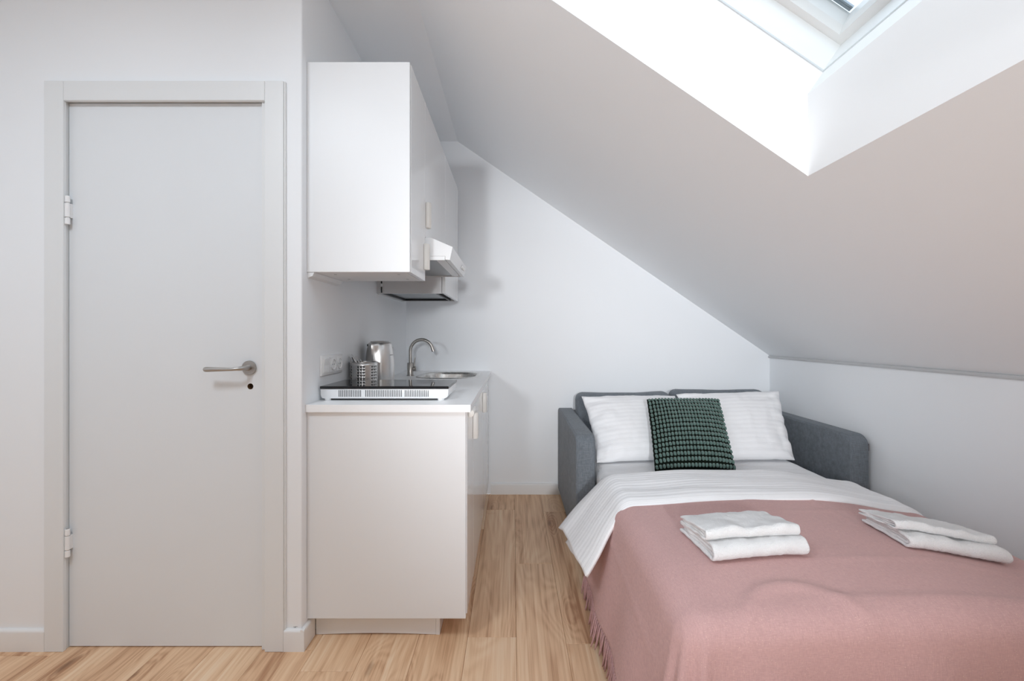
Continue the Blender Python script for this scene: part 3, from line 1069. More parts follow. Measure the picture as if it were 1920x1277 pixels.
# ------------------------------------------------------------------ two-plate hob
hx0, hx1, hy0, hy1 = -0.772, -0.2575, 1.825, 2.098
t = thing('portable_hob', 'white two-zone portable hob with black glass top', 'hob', ((hx0 + hx1) / 2, (hy0 + hy1) / 2, WZ1_))
zf = WZ1_
pr = [(hx0 + .010, zf + .008), (hx1 - .016, zf + .008), (hx1 - .006, zf + .012), (hx1 - .001, zf + .022), (hx1, zf + .0465), (hx0, zf + .0465), (hx0 + .001, zf + .022), (hx0 + .004, zf + .012)]
MB().prism(pr, 'y', hy0 + .003, hy1, bev=.002, seg=2).build('casing', 'plastic_w', t, smooth=True)
MB().box(hx0 - .001, hx1 + .001, hy0, hy1 + .001, zf + .0470, zf + .0575, bev=.0015, seg=2).build('glass_top', 'hob_glass', t)
MB().box(hx0 + .04, hx1 - .045, hy0 + .012, hy1 - .03, zf + .002, zf + .0078).build('underside', 'dark', t)
for (fx, fy) in ((hx0 + .026, hy0 + .018), (hx1 - .032, hy0 + .018), (hx0 + .026, hy1 - .03), (hx1 - .032, hy1 - .03)):
    MB().lathe([(.012, zf + .0002), (.014, zf + .003), (.015, zf + .010)], (fx, fy, 0), 'z', 16).build('foot', 'plastic_w', t, smooth=True)
Yf = hy0 + .003
for (a, b_, cnt) in ((635, 677, 13), (685, 753.5, 21), (759, 803.6, 14)):
    xa, xb = px(a, 740, Yf).x, px(b_, 740, Yf).x
    vb = MB()
    st = (xb - xa) / (cnt - .5)
    for k in range(cnt):
        vb.box(xa + k * st, xa + k * st + st * .46, Yf - .0006, Yf + .001, zf + .015, zf + .042)
    o = vb.build('vent_grille', 'vent_dark', t, label='row of narrow vent slots')
    o['kind'] = 'stuff'

# ------------------------------------------------------------------ cutlery holder
hc_ = Vector((-0.7125, 2.180, WZ1_))
HR, HH = 0.0635, 0.133
t = thing('cutlery_holder', 'perforated steel cutlery holder standing behind the hob', 'holder', hc_)
NC, rows_z = 60, [0.0] 
# sheet with real round holes: groups of three columns of holes, plain strips between
groups = 5
vs, fs = [], []
mbh = MB()
cell_h = 0.0135
zbot, ztop = hc_.z + 0.012, hc_.z + 0.012 + cell_h * 8
ncol = 30                                  # cells around


def cyl(th, z, r=HR):
    return (hc_.x + r * math.cos(th), hc_.y + r * math.sin(th), z)


ph0 = math.radians(-90 - 12)
for c in range(ncol):
    t0, t1 = ph0 + 2 * math.pi * c / ncol, ph0 + 2 * math.pi * (c + 1) / ncol
    plain_strip = (c % 5) in (3, 4)
    for (za, zb2) in ((hc_.z + .0005, zbot), (ztop, hc_.z + HH)):
        tt = (t0, (t0 + t1) / 2, t1)
        for q in range(2):
            mbh.add([cyl(tt[q], za), cyl(tt[q + 1], za), cyl(tt[q + 1], zb2), cyl(tt[q], zb2)], [(0, 1, 2, 3)])
    for r in range(8):
        za, zb2 = zbot + r * cell_h, zbot + (r + 1) * cell_h
        tm, zm = (t0 + t1) / 2, (za + zb2) / 2
        dt = (t1 - t0) / 2
        if plain_strip:
            mbh.add([cyl(t0, za), cyl(tm, za), cyl(t1, za), cyl(t1, zb2), cyl(tm, zb2), cyl(t0, zb2)], [(0, 1, 4, 5), (1, 2, 3, 4)])
            continue
        sqp, cip = [], []
        rr = 0.0044
        for q in range(8):
            a = math.pi / 4 * q
            cc, ss = math.cos(a), math.sin(a)
            mx_ = max(abs(cc), abs(ss))
            sqp.append(cyl(tm + dt * cc / mx_, zm + cell_h / 2 * ss / mx_))
            cip.append(cyl(tm + rr / HR * cc, zm + rr * ss))
        mbh.add(sqp + cip, [(q, (q + 1) % 8, 8 + (q + 1) % 8, 8 + q) for q in range(8)])
bm = bmesh.new()
me_ = bpy.data.meshes.new('tmp')
me_.from_pydata(mbh.v, [], mbh.f)
bm.from_mesh(me_)
bmesh.ops.remove_doubles(bm, verts=bm.verts, dist=1e-5)
mh = MB()
mh.from_bm(bm)
bpy.data.meshes.remove(me_)
mh.build('cup', 'steel', t, smooth='all', mods=[('SOLIDIFY', dict(thickness=.0008, offset=-1))])
MB().lathe([(HR - .0045, hc_.z + .0022), (HR - .0045, hc_.z + .118), (HR - .006, hc_.z + .118), (HR - .006, hc_.z + .003)], (hc_.x, hc_.y, 0), 'z', 40, cap=False).build('inner_shade', 'cup_shade', t, smooth=True)  # dark cylinder added so the holes show a shaded inside
MB().lathe([(HR - .001, hc_.z + .0003), (HR - .001, hc_.z + .002)], (hc_.x, hc_.y, 0), 'z', 40).build('base_plate', 'steel', t, smooth=True)
MB().lathe([(HR + .001, hc_.z + HH - .001), (HR + .001, hc_.z + HH + .002), (HR - .0015, hc_.z + HH + .002), (HR - .0015, hc_.z + HH - .001), (HR + .001, hc_.z + HH - .001)], (hc_.x, hc_.y, 0), 'z', 48, cap=False).build('rim', 'steel', t, smooth=True)


def cutlery(name, label, p0, p1, wd, mat='steel', tip=1.0, cat='cutlery'):
    """a piece standing in the holder: tapered flat handle from p0 (inside) to p1 (top)"""
    p0, p1 = Vector(p0), Vector(p1)
    n_ = 9
    pts, rad = [], []
    for k in range(n_):
        u = k / (n_ - 1)
        pts.append(p0.lerp(p1, u))
        rad.append(wd * (0.45 + 0.55 * u * tip if u < .93 else (0.45 + .55 * tip) * (1 - (u - .93) * 5)))
    o = MB().tube(pts, rad, 10, flat=0.28).build(name, mat, origin=p0, smooth=True)
    return tag(o, label, cat, 'cutlery in the perforated holder')


zt_ = hc_.z + HH
b0 = hc_ + Vector((0.02, 0.0, .006))
cutlery('fork', 'thin fork leaning furthest left in the steel holder', hc_ + Vector((0.0, -.02, .006)), px(654.5, 669, 2.16), .0055)
cutlery('knife', 'dark-handled knife leaning left in the steel holder', hc_ + Vector((.012, .015, .006)), px(660, 670, 2.20), .0062, 'dark')
cutlery('serving_spoon', 'broad flat steel spoon handle, tallest in the holder', hc_ + Vector((.045, -.012, .006)), px(659, 664.5, 2.165), .0105)
cutlery('teaspoon', 'short narrow teaspoon near the middle of the holder', hc_ + Vector((.04, .025, .006)), px(675.5, 673, 2.21), .005)
cutlery('table_fork', 'slim fork handle behind the broad spoon handle', hc_ + Vector((.035, .03, .006)), px(667, 668, 2.225), .005)

# ------------------------------------------------------------------ kettle
kc_ = Vector((-0.692, 2.375, WZ1_))
t = thing('electric_kettle', 'tall brushed steel electric kettle by the kitchen wall', 'kettle', kc_)
MB().lathe([(.073, .0004), (.075, .003), (.075, .014), (.071, .018)], tuple(kc_), 'z', 40).build('power_base', 'dark', t, smooth=True)
prof = [(.0735, .0185), (.0745, .022), (.0745, .075), (.0735, .11), (.0705, .15), (.066, .185), (.0615, .208), (.0580, .219), (.0520, .2245), (.0001, .226)]
N = 72
vs, fs = [], []
sp_dir = math.radians(-90 - 16)                   # spout looks to the viewer, a little to the left
for (r, h) in prof:
    for k in range(N):
        a = 2 * math.pi * k / N
        da = (a - sp_dir + math.pi) % (2 * math.pi) - math.pi
        bulge = 0.0
        if h > .14 and r > .01:
            half = .12 + .42 * (h - .14) / .08
            bulge = .022 * max(0, 1 - abs(da) / half) * min(1, (h - .14) / .07)
        vs.append((kc_.x + (r + bulge) * math.cos(a), kc_.y + (r + bulge) * math.sin(a), kc_.z + h))
for i in range(len(prof) - 1):
    for k in range(N):
        k2 = (k + 1) % N
        fs.append((i * N + k, i * N + k2, (i + 1) * N + k2, (i + 1) * N + k))
MB().add(vs, fs).build('body', 'steel', t, smooth=35)
MB().lathe([(.047, .2255), (.0475, .229), (.044, .2315), (.0001, .233)], tuple(kc_), 'z', 40, cap=False).build('lid', 'steel', t, smooth=True)
sd = Vector((math.cos(sp_dir), math.sin(sp_dir), 0))
sl_ = Vector((-sd.y, sd.x, 0))
pA = kc_ + sd * .078 + sl_ * -.022 + Vector((0, 0, .212))
MB().tube([pA - Vector((0, 0, .006)), pA + Vector((0, 0, .006))], [.003, .003], 10).build('spout_shade', 'dark', t, smooth=True)  # dark plug standing for the shadow in the spout opening
bd = -sd
hp = []
for (rr, h) in ((.060, .205), (.085, .208), (.106, .195), (.112, .16), (.110, .11), (.100, .07), (.072, .06)):
    hp.append(kc_ + bd * rr + Vector((0, 0, h)))
MB().tube(hp, [.009, .010, .011, .011, .011, .010, .009], 12).build('handle', 'dark', t, smooth=True)
# small dark lettering band high on the right side of the body
la = math.radians(-90 + 62)
lv = []
for k in range(5):
    a = la + k * .075
    lv.append([(kc_.x + .0712 * math.cos(a + s * .025), kc_.y + .0712 * math.sin(a + s * .025), kc_.z + z) for s in (-1, 1) for z in (.1585, .1625)])
lm = MB()
for q in lv:
    lm.add([q[0], q[2], q[3], q[1]], [(0, 1, 2, 3)])
lm.build('lettering', 'dark', t, label='tiny dark lettering')

# ------------------------------------------------------------------ sofa bed
SY0, SY1 = 2.383, 3.328
SX0, SX1 = 0.332, 1.872
AT = 0.104
AZ = 0.640
t = thing('sofa_bed', 'grey upholstered pull-out sofa bed against the far wall', 'sofa bed', ((SX0 + SX1) / 2, (SY0 + SY1) / 2, 0))


def arm_profile(r=0.06, z0=0.045):
    pr = [(SY1, z0), (SY1, AZ - .015), (SY1 - .015, AZ)]
    for k in range(9):
        a = math.radians(90 + 90 * k / 8)
        pr.append((SY0 + r + r * math.cos(a), AZ - r + r * math.sin(a)))
    pr += [(SY0, z0 + .03), (SY0 + .015, z0)]
    return pr


for (xa, xb) in ((SX0, SX0 + AT), (SX1 - AT + .006, SX1)):
    arm = MB().prism(arm_profile(), 'x', xa, xb, bev=.014, seg=3).build('armrest', 'sofa', t, smooth=True)
    for xe in (xa + .0105, xb - .0105):
        pp = []
        for (y, z) in arm_profile()[2:-2]:
            pp.append((xe, y, z))
        pp = [(xe, SY1 - .03, AZ - .0012)] + [(xe, y + .0012 * (1 if y < SY0 + .06 else 0), z - .0012) for (_, y, z) in pp[1:]] + [(xe, SY0 + .0012, .25)]
        MB().tube(pp, .0022, 8).build('piping', 'sofa', arm, smooth=True)
    for yf in (SY0 + .08, SY1 - .08):
        MB().lathe([(.020, 0), (.024, .044)], ((xa + xb) / 2, yf, 0), 'z', 14).build('foot', 'dark', t, smooth=True)
MB().box(SX0 + AT + .001, SX1 - AT + .005, 3.20, SY1 - .002, .05, .625, bev=.02, seg=3).build('back_frame', 'sofa', t, smooth=True)
MB().box(SX0 + AT + .001, SX1 - AT + .005, 2.42, 3.199, .05, .20, bev=.01, seg=2).build('seat_base', 'sofa', t, smooth=True)
# pull-out steel frame that carries the mattress
pf = MB()
for xx_ in (.52, 1.52):
    pf.box(xx_ - .015, xx_ + .015, 1.12, 2.419, .17, .20)
for yy_ in (1.14, 1.75, 2.38):
    pf.box(.536, 1.504, yy_ - .012, yy_ + .012, .17, .20)
pf.build('pullout_frame', 'dark', t)
for xx_ in (.54, 1.50):
    MB().lathe([(.014, 0), (.014, .1695)], (xx_, 1.20, 0), 'z', 12).build('leg', 'dark', t, smooth=True)
zt1 = px(1630, 838, SY0 + .03).z
MB().box(SX1 + .0003, SX1 + .009, SY0 + .018, SY0 + .022, zt1 - .018, zt1 + .018).build('label_tag', 'tag', t, label='small dark maroon fabric tag')


def pillow_surface(TL, TR, BR, BL, thick, nu, nv, seed, pinch=0.045, wr=0.006, power=0.42, back=0.6, freq=5.0):
    """front and back sheets of a pillow on a bilinear quad; returns a function and the mesh"""
    TL, TR, BR, BL = map(Vector, (TL, TR, BR, BL))
    nrm_ = ((TR - TL + BR - BL).cross(TL - BL + TR - BR)).normalized()
    if nrm_.y > 0:
        nrm_ = -nrm_

    def pos(u, v, side):
        # u left-right, v bottom-top in -1..1
        pu = u * (1 - pinch * (1 - v * v))
        pv = v * (1 - pinch * (1 - u * u))
        a, b_ = (pu + 1) / 2, (pv + 1) / 2
        p = BL.lerp(BR, a).lerp(TL.lerp(TR, a), b_)
        prof_ = max(0, (1 - u ** 2) * (1 - v ** 2)) ** power
        h = thick * prof_ * (1 if side > 0 else -back)
        edge = (1 - prof_) * min(1, prof_ * 6)
        h += wr * (nz(u * freq + seed, v * 2.2, seed) * .6 + nz(u * freq * 2, v * 4, seed + 3) * .4) * min(1, prof_ * 2.5)
        h += wr * .9 * math.sin(v * 16 + 4 * nz(u * 2, v * 2, seed)) * edge * (1 if abs(u) > .55 else .3)
        return p + nrm_ * h
    vs, fs, uv = [], [], []
    wd, hg = (BR - BL).length, (TL - BL).length
    for side in (1, -1):
        n0 = len(vs)
        for j in range(nv + 1):
            for i in range(nu + 1):
                u = math.sin((i / nu - .5) * math.pi)
                v = math.sin((j / nv - .5) * math.pi)
                vs.append(pos(u, v, side))
                uv.append(((u + 1) / 2 * wd, (v + 1) / 2 * hg))
        for j in range(nv):
            for i in range(nu):
                a = n0 + j * (nu + 1) + i
                q = (a, a + 1, a + nu + 2, a + nu + 1)
                fs.append(q if side > 0 else q[::-1])
    return pos, nrm_, vs, fs, uv


def weld(vs, fs, uv, d=1e-4):
    """merge the two sheets along their common border"""
    key, remap, nv_, nu_ = {}, [], [], []
    for p, q in zip(vs, uv):
        k = (round(p[0] / d), round(p[1] / d), round(p[2] / d))
        if k not in key:
            key[k] = len(nv_)
            nv_.append(p)
            nu_.append(q)
        remap.append(key[k])
    out_ = []
    for f_ in fs:
        g = []
        for i in f_:
            if remap[i] not in g:
                g.append(remap[i])
        if len(g) > 2:
            out_.append(tuple(g))
    return nv_, out_, nu_


ZM = 0.452      # top of the mattress
# back cushions of the sofa
for (xa, xb, dz) in ((0.440, 1.096, .004), (1.098, 1.752, .022)):
    bm = bmesh.new()
    bmesh.ops.create_cube(bm, size=1)
    for p in bm.verts:
        xx_ = xa + (p.co.x + .5) * (xb - xa)
        v = p.co.z + .5
        yy_ = 3.02 + .10 * v + (p.co.y + .5) * (.17 - .03 * v)
        p.co = Vector((xx_, yy_, .33 + v * (.438 + dz)))
    bmesh.ops.bevel(bm, geom=list(bm.edges), offset=.052, segments=5, profile=.5, affect='EDGES')
    bmesh.ops.subdivide_edges(bm, edges=[e for e in bm.edges if e.calc_length() > .15], cuts=8, use_grid_fill=True)
    for p in bm.verts:
        u = (p.co.x - xa) / (xb - xa)
        p.co.z += .007 * nz(p.co.x * 5, p.co.y * 4, dz * 100) - .010 * math.sin(math.pi * min(1, max(0, u))) * sstep(.60, .76, p.co.z)
    m_ = MB()
    m_.from_bm(bm)
    m_.build('back_cushion', 'sofa', t, smooth='all')

# ------------------------------------------------------------------ mattress
MX0, MX1, MY0, MY1 = 0.446, 1.600, 1.13, 3.015
mt = thing('mattress', 'white sheeted mattress under the pillows and duvet', 'mattress', ((MX0 + MX1) / 2, (MY0 + MY1) / 2, .20))
bm = bmesh.new()
bmesh.ops.create_cube(bm, size=1)
for p in bm.verts:
    p.co = Vector((MX0 + (p.co.x + .5) * (MX1 - MX0), MY0 + (p.co.y + .5) * (MY1 - MY0), .205 + (p.co.z + .5) * (ZM - .205)))
bmesh.ops.bevel(bm, geom=list(bm.edges), offset=.045, segments=4, profile=.5, affect='EDGES')
m_ = MB()
m_.from_bm(bm)
m_.build('core', 'terry', mt, smooth=True)
nx_, ny_ = 90, 60
vs, fs, uv = [], [], []
SHY0, SHY1 = 2.02, 3.0
for j in range(ny_ + 1):
    for i in range(nx_ + 1):
        a = MX0 - .06 + (MX1 - MX0 + .12) * i / nx_
        y = SHY0 + (SHY1 - SHY0) * j / ny_
        e_ = max(MX0 + .05 - a, a - (MX1 - .05), 0)
        th = min(e_ / .05, math.pi / 2)
        sgn = -1 if a < (MX0 + MX1) / 2 else 1
        base_x = a if e_ == 0 else (MX0 + .05 if sgn < 0 else MX1 - .05) + sgn * .052 * math.sin(th)
        z = ZM + .002 - (.05 * (1 - math.cos(th)) + max(0, e_ - .0785)) + .0025 * nz(a * 4, y * 7, 4.4) + .0018 * nz(a * 3 + y * 9, y * 14, 1.1)
        vs.append((base_x, y, z))
        uv.append((a, y))
for j in range(ny_):
    for i in range(nx_):
        a = j * (nx_ + 1) + i
        fs.append((a, a + 1, a + nx_ + 2, a + nx_ + 1))
MB().add(vs, fs).build('fitted_sheet', 'sheet', mt, smooth='all', uv=uv, mods=[('SOLIDIFY', dict(thickness=.0015, offset=-1))])

# ------------------------------------------------------------------ drapes: duvet, blanket, folded-back duvet top
BX0, BX1, BY0 = 0.475, 1.520, 1.125


def top_z(x, y):
    """height of the upper face of the blanket over the bed"""
    xc = min(max(x, BX0), BX1)
    z = .521 + .012 * (1 - ((xc - 1.0) / .55) ** 2)
    z -= .046 * sstep(1.15, 1.62, xc)
    z -= .020 * sstep(1.35, 1.05, y)
    z -= .012 * sstep(.80, .48, xc)
    z += .007 * nz(xc * 2.6, y * 2.2, 3.0)
    return z


def drape(a, b_, lift, RL, RR, RF, fL, fR=0.02, fF=0.12, ripple=0.0, x0=BX0, x1=BX1, y0=BY0):
    dxl, dxr, dy = max(x0 - a, 0), max(a - x1, 0), max(y0 - b_, 0)
    dx = dxl if dxl > 0 else dxr
    xc, yc = min(max(a, x0), x1), max(b_, y0)
    z = top_z(xc, yc) + lift
    r = math.hypot(dx, dy)
    if r < 1e-9:
        return Vector((xc, yc, z))
    ph = math.atan2(dy, dx)
    w_ = ph / (math.pi / 2)
    R = (RL if dxl > 0 else RR) * (1 - w_) + RF * w_
    fl_ = (fL if dxl > 0 else fR) * (1 - w_) + fF * w_
    q = R * (math.pi / 2 - fl_)
    if r < q:
        o_, d_ = R * math.sin(r / R), R * (1 - math.cos(r / R))
    else:
        th = math.pi / 2 - fl_
        o_ = R * math.sin(th) + (r - q) * math.sin(fl_)
        d_ = R * (1 - math.cos(th)) + (r - q) * math.cos(fl_)
    if ripple and dx > 0 and dy > 0:
        k = math.sin(2 * ph) * min(1, max(0, r - .07) / .25)
        o_ += ripple * k * (.9 + math.sin(ph * 11 + 1.0))
    sgn = -1 if dxl > 0 else 1
    return Vector((xc + sgn * o_ * math.cos(ph), yc - o_ * math.sin(ph), max(z - d_, .012)))


def cloth(a0, a1, b0, b1, step, fn, uvfn=None):
    na, nb = int((a1 - a0) / step), int((b1 - b0) / step)
    vs, uv, fs = [], [], []
    for j in range(nb + 1):
        for i in range(na + 1):
            a, b_ = a0 + (a1 - a0) * i / na, b0 + (b1 - b0) * j / nb
            vs.append(fn(a, b_))
            uv.append((a, b_))
    for j in range(nb):
        for i in range(na):
            k = j * (na + 1) + i
            fs.append((k, k + 1, k + na + 2, k + na + 1))
    return vs, fs, uv


# duvet lying under the blanket
dv = thing('duvet', 'white striped duvet folded back over the pink blanket', 'duvet', (1.0, 1.7, ZM))


def duvet_fn(a, b_):
    far = sstep(1.95, 2.2, b_)
    p = drape(a, b_, -.026 - .016 * sstep(1.78, 1.88, b_), .066, .12, .055, .17 + .30 * far, fF=.06, ripple=.008)
    hang = max(0, BX0 - a)
    p.x += .011 * math.sin(b_ * 21 + a * 2) * sstep(.12, .4, hang)
    end = sstep(2.17, 2.262, b_)
    p.z -= end * end * .05 * (1 if hang < .02 else .3)
    p.z = max(p.z, .02) + .003 * nz(a * 6, b_ * 6, 2.0)
    return p


vs, fs, uv = cloth(BX0 - .47, BX1 + .22, BY0 - .06, 1.93, .018, duvet_fn)
# the far corner of the hanging side is turned up: lift it clear of the floor
out_v = []
for p, q in zip(vs, uv):
    lim = .055 + .115 * sstep(1.95, 2.22, q[1])
    if p.z < lim:
        p = Vector((p.x, p.y, lim + (p.z - lim) * .06))
    out_v.append(p)
MB().add(out_v, fs).build('duvet_body', 'linen_duvet', dv, smooth='all', uv=[(q[1], q[0]) for q in uv], mods=[('SOLIDIFY', dict(thickness=.010, offset=-1))])


# dusty pink blanket with fringe
bl = thing('blanket', 'dusty pink woven throw with fringed edge over the bed', 'blanket', (1.0, 1.5, ZM + .03))


def ridge(d, w_):
    return math.exp(-(d / w_) ** 2)


def blanket_fn(a, b_):
    p = drape(a, b_, 0.0, .085, .15, .068, .20, fF=.07, ripple=.020)
    p.z -= .016 * sstep(1.80, 1.90, b_)
    hang = max(0, BX0 - a)
    p.x += .008 * math.sin(b_ * 17 + .5) * sstep(.14, .42, hang)
    foot = max(0, BY0 - b_)
    if foot > 0 and a > BX0:
        p.y -= .012 * math.sin(a * 15 + 2 * nz(a * 3, 0)) * sstep(.05, .35, foot)
    # soft wrinkles and the creases left from folding
    if hang < .12 and foot < .1:
        p.z += .003 * nz(a * 7, b_ * 6, 9.0)
        p.z += .0030 * ridge(b_ - 1.655 - .012 * math.sin(a * 5), .010) * sstep(.9, 1.1, a)
        p.z += .0026 * ridge(a - 1.155, .007) * sstep(1.45, 1.55, b_)
        p.z += .0030 * ridge(b_ - 1.30 + .06 * (a - 1.05) ** 2 * 4, .012) * sstep(.82, .95, a)
        p.z += .0045 * ridge(b_ - 1.125 + .02 * (a - 1.1), .014) * sstep(.62, .8, a)
        p.z += .010 * ridge(math.hypot(a - .70, (b_ - 1.03) * 1.0) - .15, .020) * sstep(.50, .60, a) * sstep(.95, .75, a)
    if 0 < hang < .35:
        p.x -= .0030 * ridge(hang - .16 - .10 * (2.0 - b_), .006) * sstep(1.1, 1.3, b_)
    return p


AHEM = BX0 - .462
vs, fs, uv = cloth(AHEM, BX1 + .30, BY0 - .42, 2.04, .0125, blanket_fn)
MB().add(vs, fs).build('throw', 'blanket', bl, smooth='all', uv=uv, mods=[('SOLIDIFY', dict(thickness=.005, offset=-1))])
# fringe along the hanging side
fr = MB()
yy_ = .88
rng = random.Random(3)
while yy_ < 2.035:
    p = blanket_fn(AHEM, yy_)
    L = .085 + rng.uniform(-.012, .016)
    dx_, dy_ = rng.uniform(-.016, .006), rng.uniform(-.018, .018)
    q1 = p + Vector((dx_ * .3 - .004, dy_ * .3, -L * .4))
    q2 = p + Vector((dx_ * .8 - .006, dy_ * .8, -L * .8))
    q3 = p + Vector((dx_ * 1.2 - .006, dy_ * 1.1, -L))
    lo = [Vector((q.x, q.y, max(q.z, .006 + .004 * k))) for k, q in enumerate((q3, q2, q1))]
    fr.tube([p + Vector((.001, 0, .004)), lo[2], lo[1], lo[0]], [.0030, .0044, .0040, .0020], 5)
    yy_ += rng.uniform(.011, .017)
o = fr.build('fringe', 'fringe', bl, smooth='all', label='twisted pink yarn fringe')
o['kind'] = 'stuff'

# folded-back top of the duvet
FY0, FY1 = 1.752, 2.155


def fold_fn(a, b_):
    u = (b_ - FY0) / (FY1 - FY0)
    if a < BX0:
        a = BX0 - (BX0 - a) * (.93 + .12 * u)
    fL = .60 + .09 * u
    p = drape(a, b_, .016, .075, .13, .09, fL, fR=.05)
    hang = max(0, BX0 - a)
    # rolled far edge and soft near edge
    far = sstep(.80, 1.0, u)
    p.z -= .052 * far * far * (1 if hang < .05 else .35)
    p.z -= .014 * sstep(.10, 0.0, u)
    p.z += .005 * nz(a * 5, b_ * 7, 5.5) + .004 * nz(a * 2.5 + b_ * 11, b_ * 16, 8.0)
    k = sstep(.05, .25, hang)
    p.x += k * .004 * math.sin(b_ * 22 + 1.2) + .003 * k * nz(a * 7, b_ * 7, 2)
    # the near hem swings to the foot as it falls
    p.y -= k * .05 * (1 - u) * sstep(.05, .36, hang) - k * .02 * u
    return p


vs, fs, uv = cloth(BX0 - .355, BX1 + .16, FY0, FY1, .0115, fold_fn)
un = cloth(BX0 - .350, BX0 - .10, FY0 + .03, FY1 - .05, .0115, lambda a, b_: fold_fn(a, b_) + Vector((.015, 0, -.006 - .060 * sstep(.25, .7, (b_ - FY0) / (FY1 - FY0)))))
MB().add(un[0], un[1]).build('under_layer', 'linen_duvet', dv, smooth='all', uv=un[2], mods=[('SOLIDIFY', dict(thickness=.004, offset=-1))])
MB().add(vs, fs).build('folded_top', 'linen_duvet', dv, smooth='all', uv=uv, mods=[('SOLIDIFY', dict(thickness=.012, offset=-1))])

# ------------------------------------------------------------------ pillows
pl = pillow_surface((.437, 2.885, .778), (1.045, 2.93, .776), (1.045, 2.54, .466), (.463, 2.500, .466), .085, 64, 56, 1.0, pinch=.055, wr=.009)
v_, f_, u_ = weld(*pl[2:])
o = MB().add(v_, f_).build('pillow', 'linen', origin=(.77, 2.6, ZM), smooth='all', uv=u_)
tag(o, 'white striped pillow beside the left grey armrest', 'pillow', 'white bed pillows')
pl = pillow_surface((1.035, 2.88, .792), (1.665, 2.845, .820), (1.585, 2.555, .464), (1.05, 2.51, .464), .085, 64, 56, 6.0, pinch=.06, wr=.009)
v_, f_, u_ = weld(*pl[2:])
o = MB().add(v_, f_).build('pillow', 'linen', origin=(1.33, 2.6, ZM), smooth='all', uv=u_)
tag(o, 'white striped pillow nearest the low wall, behind the green cushion', 'pillow', 'white bed pillows')

# ------------------------------------------------------------------ green cushion
cu = thing('throw_cushion', 'dark green cushion covered in velvet puffs, in front of the pillows', 'cushion', (1.0, 2.45, ZM))
cw = pillow_surface((.787, 2.670, .790), (1.208, 2.665, .790), (1.142, 2.322, .470), (.727, 2.325, .470), .062, 40, 40, 3.0, pinch=.03, wr=.003, back=.75)
v_, f_, u_ = weld(*cw[2:])
MB().add(v_, f_).build('backing', 'green_base', cu, smooth='all', uv=u_)
pos = cw[0]
pm = MB()
NCOL, NROW = 23, 16
for side in (1, -1):
    for r in range(NROW):
        for c in range(NCOL):
            uc, vc = -1 + (c + .5) * 2 / NCOL, -1 + (r + .5) * 2 / NROW
            uc, vc = uc * .99, vc * .99
            p = pos(uc, vc, side)
            e_ = .012
            du = (pos(min(uc + e_, 1), vc, side) - pos(max(uc - e_, -1), vc, side)).normalized()
            dv_ = (pos(uc, min(vc + e_, 1), side) - pos(uc, max(vc - e_, -1), side)).normalized()
            nn = du.cross(dv_).normalized()
            if nn.dot(cw[1]) * side < 0:
                nn = -nn
            dv_ = nn.cross(du).normalized()
            jx, jy = rng.uniform(-.0006, .0006), rng.uniform(-.0006, .0006)
            hw, hh_, hz = .0070, .0108, .0095
            vs = []
            for (sc_, hz_) in ((1.0, -.001), (1.0, .45), (.78, .86)):
                for k in range(10):
                    a = 2 * math.pi * k / 10
                    ca, sa = math.cos(a), math.sin(a)
                    ca, sa = math.copysign(abs(ca) ** .7, ca), math.copysign(abs(sa) ** .7, sa)
                    vs.append(p + du * (hw * sc_ * ca + jx) + dv_ * (hh_ * sc_ * sa + jy) + nn * (hz * hz_))
            vs.append(p + nn * hz)
            fs = []
            for i in range(2):
                for k in range(10):
                    k2 = (k + 1) % 10
                    fs.append((i * 10 + k, i * 10 + k2, (i + 1) * 10 + k2, (i + 1) * 10 + k))
            fs += [(20 + k, 20 + (k + 1) % 10, 30) for k in range(10)]
            pm.add(vs, fs)
o = pm.build('velvet_puffs', 'green_puff', cu, smooth='all', label='rows of rounded green velvet puffs')
o['kind'] = 'stuff'

# ------------------------------------------------------------------ folded towels


